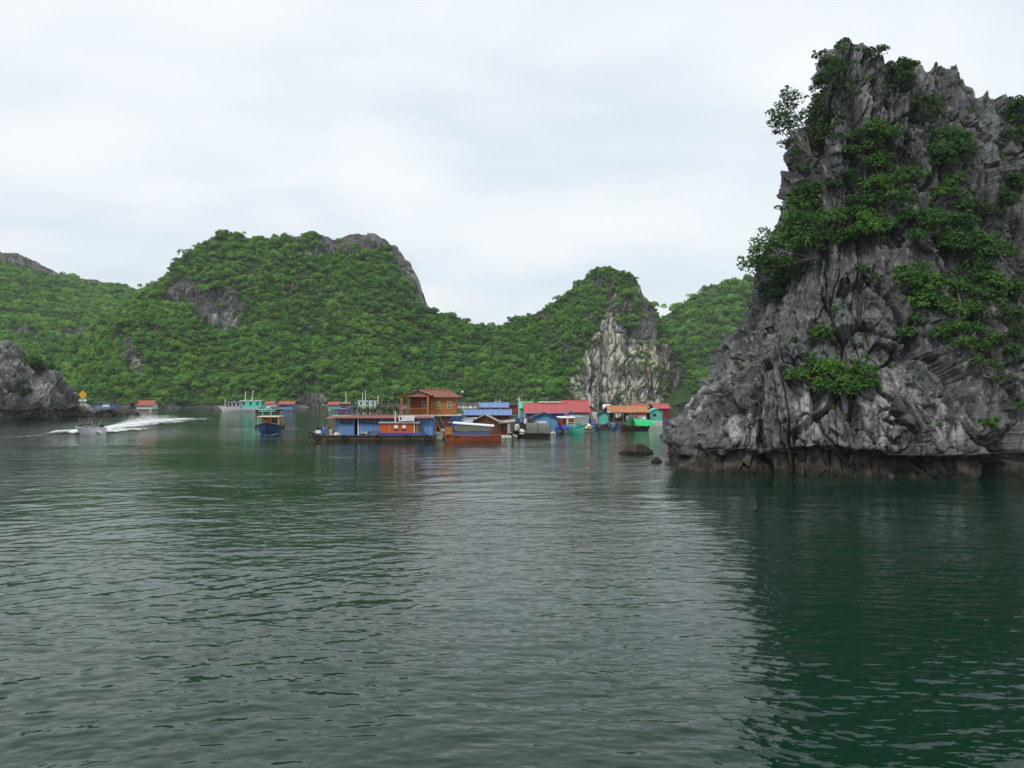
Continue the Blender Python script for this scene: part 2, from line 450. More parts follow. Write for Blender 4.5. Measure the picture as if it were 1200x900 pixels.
def hill(name, base, crest, prof, nS, nT, dispargs, patches, mat, pale=None, wob=0.45):
    mk = lambda p: patch_mask(p, patches, wob)
    h = Hill(name, base, crest, (prof if prof.__code__.co_argcount == 2 else (lambda t, s: prof(t) + 0 * s)), nS, nT, hill_disp(*dispargs, rockf=mk), mat, z0=-2,
             soil=lambda p, n: (1 - mk(p)) * sstep(0.9, 2.2, p[:, 2] + 1.2 * fbm(p * 0.12, 3, 91)), pale=pale)
    HILLS.append(h)
    return h
def hb(px, py): return bw(px, py)
def crest_line(pts, lower=0.0):
    """pts: (s, px, py, Y)"""
    out = []
    for (s, px, py, Y) in pts:
        q = W(px, py, Y); out.append((s, q[0], q[1], q[2] - lower))
    return out
# far hill on the left
hill('hill', [(0, -420, 330), (.35, -280, 345), (.6,) + hb(40, 478.3), (1.0,) + hb(330, 478.5)],
     crest_line([(0, -420, 350, 560), (.2, -150, 310, 600), (.35, -40, 300, 620), (.44, 2, 294, 620), (.50, 20, 294, 620), (.58, 50, 309, 625), (.67, 85, 323, 640), (.73, 112, 325, 645), (.82, 150, 337, 650), (.88, 165, 338, 660), (.93, 195, 352, 660), (1.0, 300, 400, 660)], 1.5),
     prof_keys((0, 0), (.05, .004), (.3, .28), (.6, .60), (.85, .86), (1, 1)), 420, 160, (22, 7, 1.6, 2.4, 200),
     [(30, 302, 34, 12), (75, 316, 40, 12), (112, 328, 24, 8), (160, 338, 14, 6), (20, 387, 16, 10), (85, 393, 20, 12), (44, 398, 12, 8)], mat_hill)
# the big green hill in the middle
h_main = hill('hill', [(0,) + hb(40, 479.2), (.2,) + hb(150, 478.6), (.45,) + hb(300, 478), (.7,) + hb(450, 477.5), (.85,) + hb(560, 477.3), (1.0,) + hb(660, 477)],
     crest_line([(0, 92, 420, 385), (.06, 112, 388, 395), (.12, 145, 356, 405), (.18, 188, 322, 418), (.24, 222, 294, 425), (.29, 245, 275, 430), (.33, 266, 267, 432), (.38, 300, 276, 435), (.44, 340, 272, 438), (.49, 368, 267, 440), (.53, 392, 276, 440),
                 (.56, 408, 269, 440), (.60, 440, 269, 440), (.63, 463, 283, 438), (.66, 480, 303, 436), (.69, 490, 322, 434), (.72, 501, 353, 430), (.75, 512, 362, 428), (.80, 535, 370, 425), (.86, 572, 381, 425), (.92, 600, 380, 425), (1.0, 640, 400, 425)], 2.3),
     prof_keys((0, 0), (.055, .004), (.2, .17), (.45, .45), (.7, .72), (.88, .88), (1, 1)), 640, 260, (20, 5.5, 1.4, 2.6, 300),
     [(212, 343, 26, 20), (262, 362, 30, 26), (150, 408, 10, 24), (160, 430, 8, 14), (168, 447, 5, 12), (400, 290, 24, 12), (435, 272, 36, 9), (348, 276, 12, 8), (420, 285, 34, 13), (384, 284, 14, 10), (442, 278, 44, 15), (476, 303, 18, 26), (496, 342, 14, 24), (470, 285, 16, 10), (488, 330, 12, 24), (478, 318, 20, 9), (498, 350, 8, 12),
      (366, 468, 20, 11), (324, 462, 4, 12), (345, 335, 16, 6), (180, 386, 10, 6), (245, 280, 10, 7), (362, 298, 14, 7)], mat_hill,
     pale=lambda p, n: 0.85 * patch_mask(p, [(488, 335, 16, 26), (262, 378, 18, 14), (160, 440, 14, 20), (366, 468, 22, 12)], 0.3))
# the hill with the bare white cliff
cl_patch = [(738, 440, 54, 58), (688, 462, 26, 24), (708, 415, 22, 34), (757, 388, 15, 44), (775, 445, 28, 42), (700, 334, 7, 14), (716, 350, 8, 20), (735, 362, 12, 12), (692, 372, 10, 6), (722, 384, 17, 28), (752, 345, 7, 12), (664, 405, 10, 8), (640, 372, 8, 6), (775, 372, 6, 18)]
prof_wc_cliff = prof_keys((0, 0), (.08, .015), (.3, .10), (.55, .26), (.7, .45), (.85, .70), (1, 1))
prof_wc_slope = prof_keys((0, 0), (.055, .004), (.3, .27), (.6, .58), (.85, .85), (1, 1))
def prof_wc(t, s):
    w = sstep(.40, .52, s) * (1 - sstep(.90, .97, s))
    return prof_wc_cliff(t) * w + prof_wc_slope(t) * (1 - w)
hill('hill', [(0,) + hb(520, 477.2), (.2,) + hb(590, 477), (.42,) + hb(655, 476.6), (.55,) + hb(700, 476.2), (.7,) + hb(745, 476), (.85,) + hb(790, 475.8), (1.0,) + hb(860, 475.5)],
     crest_line([(0, 565, 400, 415), (.12, 584, 380, 425), (.22, 605, 371, 430), (.32, 632, 362, 432), (.40, 656, 345, 432), (.46, 676, 329, 430), (.52, 690, 317, 428), (.58, 703, 309, 426), (.63, 715, 308, 425), (.68, 728, 314, 425), (.73, 742, 317, 425), (.77, 750, 330, 424), (.81, 758, 345, 423), (.85, 769, 359, 422), (.89, 776, 385, 420), (.93, 786, 420, 415), (1.0, 815, 465, 410)], 1.7),
     prof_wc, 560, 300, (15, 3.6, 1.2, 2.2, 400), cl_patch, mat_white,
     pale=lambda p, n: patch_mask(p, [(698, 445, 30, 36), (715, 402, 16, 48), (757, 436, 26, 30), (750, 458, 40, 16), (688, 425, 12, 20)], 0.7, 0.1))
# the hill behind, to the right
hill('hill', [(0,) + hb(740, 475), (1,) + hb(1080, 475)],
     crest_line([(0, 730, 420, 520), (.12, 770, 372, 545), (.2, 790, 359, 555), (.28, 812, 345, 560), (.34, 830, 331, 560), (.42, 850, 328, 562), (.5, 872, 327, 565), (.6, 900, 320, 570), (.8, 980, 340, 575), (1, 1080, 400, 580)], 2.2),
     prof_keys((0, 0), (.2, .2), (.6, .62), (1, 1)), 260, 160, (24, 9.0, 1.5, 1.5, 500), [(838, 330, 8, 5)], mat_hill)
# land beyond, so that no gap of bare water opens between the hills
hill('hill', [(0, -900, 420), (.5, 0, 640), (1, 700, 420)], [(0, -1000, 700, 60), (.3, -300, 800, 26), (.5, 0, 830, 30), (.7, 330, 800, 40), (1, 900, 700, 90)],
     prof_keys((0, 0), (.5, .5), (1, 1)), 200, 60, (40, 12, 3, 1, 600), [], mat_hill)

# ------------------------------------------------------------------ foliage
rs = np.random.default_rng(7)
def mat_leaf(name, dark, mid, light, big=0.05, hue_attr=True, yellow=(0.13, 0.15, 0.02)):
    m, nt, b = new_mat(name)
    pos = N(nt, 'ShaderNodeNewGeometry').outputs['Position']
    lt = N(nt, 'ShaderNodeAttribute', attribute_name='leaf').outputs['Fac']
    ti = N(nt, 'ShaderNodeAttribute', attribute_name='tint'); ti.attribute_type = 'INSTANCER'
    tint = ti.outputs['Fac']
    patch = noise_out(nt, big, 3, 0.5, pos)
    k = M2(nt, 'ADD', M2(nt, 'MULTIPLY', lt, 0.30), M2(nt, 'ADD', M2(nt, 'MULTIPLY', patch, 0.45), M2(nt, 'MULTIPLY', tint, 0.52)))
    col = mixc(nt, rng(nt, k, 0.30, 0.58), dark, mid)
    col = mixc(nt, rng(nt, k, 0.58, 0.92), col, light)
    col = mixc(nt, rng(nt, tint, 0.93, 1.0, 0, 0.6), col, yellow)
    L(nt, col, b.inputs['Base Color'])
    b.inputs['Roughness'].default_value = 0.6
    b.inputs['Specular IOR Level'].default_value = 0.25
    tr = N(nt, 'ShaderNodeBsdfTranslucent')
    L(nt, mixc(nt, 0.5, col, (0.10, 0.22, 0.03), 'MIX'), tr.inputs['Color'])
    mx = N(nt, 'ShaderNodeMixShader'); mx.inputs[0].default_value = 0.35
    out = nt.nodes['Material Output']
    L(nt, b.outputs[0], mx.inputs[1]); L(nt, tr.outputs[0], mx.inputs[2]); L(nt, mx.outputs[0], out.inputs[0])
    return m
def leaf_cloud(centres, radii, n, size, seed, flat=0.75, up=0.6, elong=1.5):
    """n leaf faces on and inside a set of lumps; returns V (4n,3), leaf value (4n)"""
    g = np.random.default_rng(seed)
    centres = np.array(centres, float); radii = np.array(radii, float)
    pr = radii ** 2; pr /= pr.sum()
    k = g.choice(len(centres), n, p=pr)
    d = g.normal(size=(n, 3)); d /= np.linalg.norm(d, axis=1, keepdims=True)
    d[:, 2] = np.where(d[:, 2] < -0.35, -d[:, 2], d[:, 2])
    rr = (0.55 + 0.5 * g.random(n) ** 0.7)[:, None]
    p = centres[k] + d * rr * radii[k][:, None] * np.array([1, 1, flat])
    nn = d * 0.7 + np.array([0, 0, up]) + g.normal(size=(n, 3)) * 0.35
    nn /= np.linalg.norm(nn, axis=1, keepdims=True)
    a = g.normal(size=(n, 3)); a -= nn * (a * nn).sum(1, keepdims=True); a /= np.linalg.norm(a, axis=1, keepdims=True)
    b_ = np.cross(nn, a)
    s = (size * (0.6 + 0.8 * g.random(n)))[:, None]
    a = a * s * elong * 0.5; b_ = b_ * s * 0.5
    V = np.stack([p - a, p - b_ + a * 0.1, p + a, p + b_ + a * 0.1], 1).reshape(-1, 3)
    lv = np.repeat(g.random(n) * 0.6 + 0.4 * _h(k, k * 3, k * 7, seed), 4)
    return V, lv
def leaf_mesh(name, V, lv, mat):
    F = np.arange(len(V)).reshape(-1, 4)
    me = make_mesh(name, V, F, mat)
    if len(me.vertices) == len(lv): attr(me, 'leaf', lv)
    return me
mat_forest = mat_leaf('forest_leaves', (0.036, 0.108, 0.022), (0.110, 0.290, 0.042), (0.235, 0.450, 0.062), 0.022)
tree_coll = bpy.data.collections.new('forest_kinds')
for v in range(7):
    g = np.random.default_rng(50 + v)
    nl = int(g.integers(4, 8))
    cs = [(0, 0, 0.5)] + [(g.normal() * 0.5, g.normal() * 0.5, 0.25 + g.random() * 0.6) for _ in range(nl)]
    rr = [0.75] + [0.3 + 0.3 * g.random() for _ in range(nl)]
    V, lv = leaf_cloud(cs, rr, 700, 0.16, 90 + v, 0.9, 0.35, 1.3)
    o = bpy.data.objects.new('forest_kind', leaf_mesh('forest_kind', V, lv, mat_forest))
    tree_coll.objects.link(o)

def forest(name, label, hills, density, rmin, rmax, xlim=(-420, 1420), sparse=0.06):
    PT, SC, TI, KI, RO = [], [], [], [], []
    for h in hills:
        P = h.P; a = P[:-1, :-1].reshape(-1, 3); b_ = P[:-1, 1:].reshape(-1, 3); c = P[1:, :-1].reshape(-1, 3); d = P[1:, 1:].reshape(-1, 3)
        ar = 0.5 * np.linalg.norm(np.cross(b_ - a, c - a), axis=1) + 0.5 * np.linalg.norm(np.cross(b_ - d, c - d), axis=1)
        n = int(ar.sum() * density)
        k = rs.choice(len(ar), n, p=ar / ar.sum())
        u, v = rs.random(n)[:, None], rs.random(n)[:, None]
        p = a[k] * (1 - u) * (1 - v) + b_[k] * u * (1 - v) + c[k] * (1 - u) * v + d[k] * u * v
        so = h.soil.reshape(P.shape[:2])[:-1, :-1].reshape(-1)[k]
        x, y = pix(p)
        nz = fbm(p * 0.09, 3, 77)
        keep = (rs.random(n) < np.maximum(so, sparse * (1 + 3 * (nz > 0.05)))) & (p[:, 2] > 1.5) & (x > xlim[0]) & (x < xlim[1])
        p, so, nz = p[keep], so[keep], nz[keep]
        m = len(p)
        r = rmin + (rmax - rmin) * rs.random(m) ** 2.2
        r = np.where(rs.random(m) < 0.025, rmax * (1.0 + 0.35 * rs.random(m)), r)
        r = r * np.where(so < 0.5, 0.55, 1) * (1 + 0.45 * nz) * np.where(p[:, 2] < 5, 0.7, 1)
        PT.append(p - np.array([0, 0, 0.25]) * r[:, None]); SC.append(r); TI.append(rs.random(m)); KI.append(rs.integers(0, 7, m)); RO.append(rs.random(m) * 6.28)
    P = np.concatenate(PT); n = len(P)
    print('forest', name, n)
    me = bpy.data.meshes.new(name); me.vertices.add(n); me.vertices.foreach_set('co', P.astype(np.float32).ravel()); me.update()
    for an, v in (('scl', np.concatenate(SC)), ('tint', np.concatenate(TI)), ('rz', np.concatenate(RO))): attr(me, an, v)
    a = me.attributes.new('kindno', 'INT', 'POINT'); a.data.foreach_set('value', np.concatenate(KI).astype(np.int32))
    o = bpy.data.objects.new(name, me); C.objects.link(o); o['kind'] = 'stuff'; o['label'] = label
    ng = bpy.data.node_groups.new(name + '_scatter', 'GeometryNodeTree')
    ng.interface.new_socket('Geometry', in_out='INPUT', socket_type='NodeSocketGeometry')
    ng.interface.new_socket('Geometry', in_out='OUTPUT', socket_type='NodeSocketGeometry')
    gi, go = ng.nodes.new('NodeGroupInput'), ng.nodes.new('NodeGroupOutput')
    ins = ng.nodes.new('GeometryNodeInstanceOnPoints'); ci = ng.nodes.new('GeometryNodeCollectionInfo')
    ci.inputs['Collection'].default_value = tree_coll; ci.inputs['Separate Children'].default_value = True; ci.inputs['Reset Children'].default_value = True
    def na(nm, t):
        q = ng.nodes.new('GeometryNodeInputNamedAttribute'); q.data_type = t; q.inputs['Name'].default_value = nm
        return q.outputs[0]
    cx_ = ng.nodes.new('ShaderNodeCombineXYZ'); sc = ng.nodes.new('ShaderNodeCombineXYZ')
    ng.links.new(na('rz', 'FLOAT'), cx_.inputs[2])
    s_ = na('scl', 'FLOAT')
    for i in range(3): ng.links.new(s_, sc.inputs[i])
    ng.links.new(gi.outputs[0], ins.inputs['Points']); ng.links.new(ci.outputs[0], ins.inputs['Instance'])
    ins.inputs['Pick Instance'].default_value = True
    ng.links.new(na('kindno', 'INT'), ins.inputs['Instance Index'])
    ng.links.new(cx_.outputs[0], ins.inputs['Rotation']); ng.links.new(sc.outputs[0], ins.inputs['Scale'])
    ng.links.new(ins.outputs[0], go.inputs[0])
    md = o.modifiers.new('scatter', 'NODES'); md.node_group = ng
    return o
forest('forest', 'dense green scrub forest covering the hills behind the bay', HILLS[:1], 0.16, 1.1, 3.8)
forest('forest', 'dense green scrub forest covering the hills behind the bay', HILLS[1:2], 0.36, 0.7, 2.9)
forest('forest', 'dense green scrub forest covering the hills behind the bay', HILLS[2:3], 0.40, 0.7, 2.5, sparse=0.12)
forest('forest', 'dense green scrub forest covering the hills behind the bay', HILLS[3:5], 0.11, 1.3, 4.2)
# ------------------------------------------------------------------ water
def build_water():
    ang_f = np.linspace(-36, 36, 620)
    ang_l = np.linspace(-180, -36, 60)[:-1]; ang_r = np.linspace(36, 180, 60)[1:]
    ang = np.radians(np.concatenate([ang_l, ang_f, ang_r]))
    pyy = np.concatenate([np.linspace(1600, 910, 30)[:-1], np.linspace(910, 500, 640)[:-1], np.linspace(500, 474, 130)])
    rad = CAM_H * FPX / (pyy - 462)
    rad = np.concatenate([[0.3], rad, [520, 640, 900, 1500, 3000, 7000, 14000]])
    A, Rr = np.meshgrid(ang, rad)
    X, Y = Rr * np.sin(A), Rr * np.cos(A)
    dr = np.gradient(rad)[:, None]
    g = np.random.default_rng(3)
    Z = np.zeros_like(X)
    p2 = np.stack([X.ravel(), Y.ravel(), np.zeros(X.size)], -1)
    patch = (0.70 + 0.75 * fbm(p2 * np.array([0.035, 0.05, 1]), 3, 5)).reshape(X.shape)
    wx, wyv = 1.6 * fbm(p2 * 0.09, 2, 21).reshape(X.shape), 1.6 * fbm(p2 * 0.09 + 50, 2, 22).reshape(X.shape)
    for i in range(96):
        lam = 0.17 * (1.35 / 0.17) ** g.random()
        th = R(100) + g.normal() * R(34)
        k = 2 * math.pi / lam
        amp = 0.0108 / k
        wgt = np.clip(lam / (3.0 * dr) - 0.6, 0, 1)
        ph = k * ((X + wx) * math.cos(th) + (Y + wyv) * math.sin(th)) + g.random() * 6.28
        Z += amp * wgt * (np.sin(ph) + 0.25 * np.sin(2 * ph + 1.1)) * patch
    patch2 = (0.75 + 0.6 * fbm(p2 * np.array([0.012, 0.02, 1]) + 7, 3, 15)).reshape(X.shape)
    for i in range(34):                         # longer, lower ripples that still show far out
        lam = 1.5 * (4.8 / 1.5) ** g.random()
        th = R(98) + g.normal() * R(30)
        k = 2 * math.pi / lam
        wgt = np.clip(lam / (2.6 * dr) - 0.6, 0, 1)
        ph = k * ((X + wx) * math.cos(th) + (Y + wyv) * math.sin(th)) + g.random() * 6.28
        Z += 0.0046 / k * wgt * np.sin(ph) * patch2
    V = np.stack([X, Y, Z], -1).reshape(-1, 3)
    F = grid_faces(*X.shape)[:, ::-1]
    return make_mesh('sea_water', V, F, None, True)
me_w = build_water()
m_w, nt, b = new_mat('sea_water')
pos = N(nt, 'ShaderNodeNewGeometry').outputs['Position']
geo_n = N(nt, 'ShaderNodeNewGeometry').outputs['Normal']
b.inputs['Base Color'].default_value = (0.0038, 0.0250, 0.0125, 1)
b.inputs['Roughness'].default_value = 0.045
b.inputs['IOR'].default_value = 1.333
b.inputs['Specular Tint'].default_value = (0.95, 0.98, 1.0, 1)
# slope of the small ripples from height differences over a fixed few centimetres
def hfield(off, scale, detail, stretch, ang, eps):
    mp = N(nt, 'ShaderNodeMapping'); mp.inputs['Location'].default_value = off
    L(nt, pos, mp.inputs[0])
    m2 = N(nt, 'ShaderNodeMapping'); m2.inputs['Rotation'].default_value = (0, 0, ang); m2.inputs['Scale'].default_value = stretch
    L(nt, mp.outputs[0], m2.inputs[0])
    n = N(nt, 'ShaderNodeTexNoise', Scale=scale, Detail=detail, Roughness=0.55)
    L(nt, m2.outputs[0], n.inputs['Vector'])
    return n.outputs[0]
def slopes(scale, detail, stretch, ang, eps, gain):
    h0 = hfield((0, 0, 0), scale, detail, stretch, ang, eps)
    hx = hfield((eps, 0, 0), scale, detail, stretch, ang, eps)
    hy = hfield((0, eps, 0), scale, detail, stretch, ang, eps)
    return M2(nt, 'MULTIPLY', M2(nt, 'SUBTRACT', hx, h0), gain / eps), M2(nt, 'MULTIPLY', M2(nt, 'SUBTRACT', hy, h0), gain / eps)
sx1, sy1 = slopes(1.9, 2, (0.45, 1.0, 1), R(10), 0.05, 0.054)
sx2, sy2 = slopes(6.5, 2, (0.55, 1.0, 1), R(-14), 0.02, 0.010)
sp_ = N(nt, 'ShaderNodeVectorMath'); sp_.operation = 'DISTANCE'; sp_.inputs[1].default_value = (-75, 135, 0)
L(nt, pos, sp_.inputs[0])
wash = rng(nt, sp_.outputs['Value'], 70.0, 25.0, 0.0, 0.9)      # chop left by the speedboat
calm = rng(nt, noise_out(nt, 0.035, 3, 0.55, pos, (0.7, 1.3, 1)), 0.36, 0.62, 0.50, 1.30)
calm = M2(nt, 'ADD', calm, wash)
vx = N(nt, 'ShaderNodeCombineXYZ')
L(nt, M2(nt, 'MULTIPLY', M2(nt, 'ADD', sx1, sx2), M2(nt, 'MULTIPLY', calm, -1)), vx.inputs[0])
L(nt, M2(nt, 'MULTIPLY', M2(nt, 'ADD', sy1, sy2), M2(nt, 'MULTIPLY', calm, -1)), vx.inputs[1])
va = N(nt, 'ShaderNodeVectorMath'); va.operation = 'ADD'
L(nt, geo_n, va.inputs[0]); L(nt, vx.outputs[0], va.inputs[1])
vn = N(nt, 'ShaderNodeVectorMath'); vn.operation = 'NORMALIZE'
L(nt, va.outputs[0], vn.inputs[0]); L(nt, vn.outputs[0], b.inputs['Normal'])
me_w.materials.append(m_w)
water = structure('sea_water', me_w)
# ------------------------------------------------------------------ mesh builder for the things
class MB:
    def __init__(self): self.v, self.f = [], []
    def add(self, vs, fs):
        n = len(self.v); self.v += [tuple(map(float, q)) for q in vs]; self.f += [tuple(i + n for i in q) for q in fs]; return self
    def box(self, x0, x1, y0, y1, z0, z1):
        vs = [(x0, y0, z0), (x1, y0, z0), (x1, y1, z0), (x0, y1, z0), (x0, y0, z1), (x1, y0, z1), (x1, y1, z1), (x0, y1, z1)]
        return self.add(vs, [(0, 3, 2, 1), (4, 5, 6, 7), (0, 1, 5, 4), (1, 2, 6, 5), (2, 3, 7, 6), (3, 0, 4, 7)])
    def tube(self, pts, radii, n=8, caps=True):
        pts = [Vector(p) for p in pts]
        if isinstance(radii, (int, float)): radii = [radii] * len(pts)
        vs, fs = [], []
        for i, p in enumerate(pts):
            d = (pts[min(i + 1, len(pts) - 1)] - pts[max(i - 1, 0)]).normalized()
            a = d.orthogonal().normalized() if abs(d.z) < 0.95 else Vector((1, 0, 0)).cross(d).normalized()
            if abs(d.z) < 0.95: a = d.cross(Vector((0, 0, 1))).normalized()
            b = d.cross(a)
            for k in range(n):
                t = 2 * math.pi * k / n
                vs.append(p + (a * math.cos(t) + b * math.sin(t)) * radii[i])
        for i in range(len(pts) - 1):
            for k in range(n):
                fs.append((i * n + k, i * n + (k + 1) % n, (i + 1) * n + (k + 1) % n, (i + 1) * n + k))
        if caps:
            fs.append(tuple(range(n))[::-1]); fs.append(tuple((len(pts) - 1) * n + k for k in range(n)))
        return self.add(vs, fs)
    def bar(self, p, q, w=0.06): return self.tube([p, q], w * 0.6, 6)
    def slab(self, quad, th):
        """quad of 4 points thickened downwards along its normal"""
        q = [Vector(p) for p in quad]
        n = (q[1] - q[0]).cross(q[3] - q[0]).normalized()
        if n.z < 0: n = -n
        vs = [p for p in q] + [p - n * th for p in q]
        return self.add(vs, [(0, 1, 2, 3), (7, 6, 5, 4), (0, 4, 5, 1), (1, 5, 6, 2), (2, 6, 7, 3), (3, 7, 4, 0)])
    def extr(self, poly, y0, y1):
        """polygon in x,z pushed from y0 to y1"""
        n = len(poly)
        vs = [(x, y0, z) for x, z in poly] + [(x, y1, z) for x, z in poly]
        return self.add(vs, [tuple(range(n)), tuple(range(2 * n - 1, n - 1, -1))] + [(i, i + n, (i + 1) % n + n, (i + 1) % n) for i in range(n)])
    def lathe(self, prof, c=(0, 0, 0), n=14):
        vs, fs = [], []
        for r, z in prof:
            for k in range(n):
                t = 2 * math.pi * k / n
                vs.append((c[0] + r * math.cos(t), c[1] + r * math.sin(t), c[2] + z))
        m = len(prof)
        for i in range(m - 1):
            for k in range(n): fs.append((i * n + k, i * n + (k + 1) % n, (i + 1) * n + (k + 1) % n, (i + 1) * n + k))
        fs.append(tuple(range(n))[::-1]); fs.append(tuple((m - 1) * n + k for k in range(n)))
        return self.add(vs, fs)
    def build(self, name, mat, parent=None, smooth=False, label=None):
        me = bpy.data.meshes.new(name)
        me.from_pydata(self.v, [], self.f); me.validate()
        bm = bmesh.new(); bm.from_mesh(me); bmesh.ops.recalc_face_normals(bm, faces=bm.faces); bm.to_mesh(me); bm.free()
        if smooth:
            me.polygons.foreach_set('use_smooth', np.ones(len(me.polygons), bool))
        me.materials.append(mat)
        o = bpy.data.objects.new(name, me); C.objects.link(o)
        if parent: o.parent = parent
        if label: o['label'] = label
        return o
def tag(o, label, cat, group=None):
    o['label'] = label; o['category'] = cat
    if group: o['group'] = group
    return o
def thing(name, label, cat, loc, rz=0.0, group=None):
    o = bpy.data.objects.new(name, None); C.objects.link(o)
    o.empty_display_size = 0.3
    o.location = loc; o.rotation_euler = (0, 0, rz)
    return tag(o, label, cat, group)
def copy_thing(root, loc, rz, label=None):
    r = root.copy(); C.objects.link(r); r.location = loc; r.rotation_euler = (0, 0, rz)
    if label: r['label'] = label
    for ch in root.children:
        c = ch.copy(); C.objects.link(c); c.parent = r
        for g in ch.children:
            d = g.copy(); C.objects.link(d); d.parent = c
    return r

# ------------------------------------------------------------------ shrubs and trees rooted in the near rock
mat_shrub = mat_leaf('shrub_leaves', (0.036, 0.098, 0.022), (0.100, 0.235, 0.036), (0.195, 0.360, 0.055), 0.30)
mat_dark_shrub = mat_leaf('dark_shrub_leaves', (0.030, 0.070, 0.022), (0.074, 0.150, 0.040), (0.140, 0.240, 0.060), 0.30)
mat_bright_shrub = mat_leaf('bright_shrub_leaves', (0.044, 0.120, 0.022), (0.130, 0.290, 0.038), (0.250, 0.430, 0.062), 0.30)
m_bark, nt, b = new_mat('bark')
L(nt, mixc(nt, noise_out(nt, 5, 4, 0.6, N(nt, 'ShaderNodeNewGeometry').outputs['Position']), (0.05, 0.042, 0.034), (0.16, 0.14, 0.12)), b.inputs['Base Color'])
b.inputs['Roughness'].default_value = 0.9
SH = [0]
def plant(hill_, name, label, cat, root, lumps, mat, free=False, dens=1.0, leaf=0.155, out=0.40, yoff=0.0, group='shrubs growing on the karst rock', lump_group=None):
    SH[0] += 1
    g = np.random.default_rng(700 + SH[0])
    rp, rn = hill_.at(*root)
    rp = rp - rn * 0.25
    rp[1] += yoff
    cs, rr = [], []
    for (x, y, r) in lumps:
        if free: c = W(x, y, rp[1] + g.normal() * 0.5); R_ = r / FPX * rp[1]
        else:
            c, n_ = hill_.at(x, y, 5); R_ = r / FPX * c[1]
            c = c + n_ * R_ * 1.6 * out + np.array([0, 0, 0.1])
        R_ *= 1.6
        cs.append(c); rr.append(R_)
        for q in range(9):                      # break every lump into smaller sprays
            d = g.normal(size=3); d /= np.linalg.norm(d); d[2] = d[2] * 0.9 if g.random() < 0.35 else abs(d[2]) * 0.9 - 0.1
            cs.append(c + d * R_ * (0.7 + 0.55 * g.random())); rr.append(R_ * (0.16 + 0.32 * g.random() ** 1.5))
    loc = Vector(rp)
    t = thing(name, label, cat, loc, 0, group)
    cs = np.array(cs) - rp; rr = np.array(rr) * 0.92
    n = int(dens * 170 * sum((r / leaf * 0.22) ** 2 for r in rr) + 60)
    V, lv = leaf_cloud(cs, rr, min(n, 40000), leaf, 800 + SH[0], 0.8, 0.35, 1.5)
    me = leaf_mesh('crown', V, lv, mat)
    o = bpy.data.objects.new('crown', me); C.objects.link(o); o.parent = t
    mb = MB()
    nl = len(lumps)
    for k in range(nl):
        c = Vector(cs[k * 10])
        mid = c * 0.5 + Vector((g.normal() * 0.15, -0.1, 0.25 - 0.1 * c.length)) * min(1.0, c.length * 0.5)
        r0 = 0.035 + 0.03 * rr[k * 10]
        mb.tube([(0, 0, 0), mid, c], [r0 * 1.6, r0 * 1.1, r0 * 0.5], 6)
        for q in range(1, 10):
            mb.tube([c * 0.75 + mid * 0.25, c, Vector(cs[k * 10 + q])], [r0 * 0.7, r0 * 0.5, 0.012], 5)
    mb.build('trunk', m_bark, t)
    return t
def rp_(label, root, lumps, mat=None, name='shrub', cat='shrub', **kw):
    return plant(rock, name, label, cat, root, lumps, mat or mat_shrub, **kw)
rp_('dark open-branched tree leaning out into the sky from the high cliff edge', (947, 185), [(927, 118, 10), (915, 133, 9), (922, 150, 11), (908, 146, 6), (937, 140, 9), (925, 170, 7), (933, 182, 6), (941, 200, 7), (934, 206, 5)], mat_dark_shrub, 'tree', 'tree', free=True, dens=0.5, leaf=0.18)
rp_('tall dark shrub clothing the left edge of the summit tower', (972, 110), [(975, 76, 8), (972, 92, 11), (962, 102, 10), (969, 118, 11), (962, 136, 11), (955, 155, 10), (951, 172, 8)], mat_dark_shrub, dens=0.8)
rp_('thin twiggy sprig sticking out beside the summit', (975, 72), [(957, 66, 4), (964, 62, 3), (967, 72, 4)], mat_dark_shrub, free=True, dens=0.5, leaf=0.2)
rp_('small shrub on the crest just right of the summit', (1022, 66), [(1018, 58, 6), (1028, 60, 6)], mat_dark_shrub, dens=0.7)
rp_('shrub filling the dip in the rocky crest', (1060, 92), [(1052, 80, 9), (1064, 84, 9), (1058, 98, 9)], mat_dark_shrub)
rp_('shrub on the descending crest at the edge of the photo', (1190, 150), [(1188, 132, 10), (1198, 142, 12), (1196, 160, 10)], mat_dark_shrub)
rp_('highest green shrub patch on the middle of the cliff', (1020, 175), [(1004, 168, 9), (1020, 156, 11), (1036, 160, 10), (1022, 176, 10), (998, 182, 8)])
rp_('trailing shrub running down the middle of the cliff', (1040, 220), [(1032, 192, 12), (1052, 208, 12), (1034, 218, 12), (1050, 236, 13), (1022, 238, 10)])
rp_('rounded green shrub high up right of the cliff middle', (1112, 185), [(1098, 178, 9), (1112, 166, 13), (1126, 178, 13), (1110, 196, 11)])
rp_('narrow shrub hanging under the rounded high shrub', (1118, 225), [(1122, 212, 9), (1112, 232, 10), (1128, 240, 8)])
rp_('broad bright tree overhanging the left side of the rock', (952, 300), [(878, 313, 8), (892, 302, 11), (908, 287, 13), (926, 272, 13), (945, 262, 14), (942, 286, 14), (918, 310, 11), (900, 318, 9), (960, 280, 13)], mat_bright_shrub, 'tree', 'tree', free=True, dens=0.8, yoff=-0.5)
rp_('leafy shrub on the ledge above the broad overhanging tree', (945, 245), [(928, 242, 9), (938, 232, 10), (952, 224, 9), (950, 243, 10)], free=True)
rp_('wide bright shrub across the cliff ledge beside the overhanging tree', (1000, 272), [(978, 258, 13), (998, 252, 13), (1012, 268, 13), (1030, 272, 11), (990, 280, 11)], mat_bright_shrub)
rp_('small shrub at the foot of the trailing shrub', (1050, 268), [(1044, 268, 9), (1060, 256, 8)])
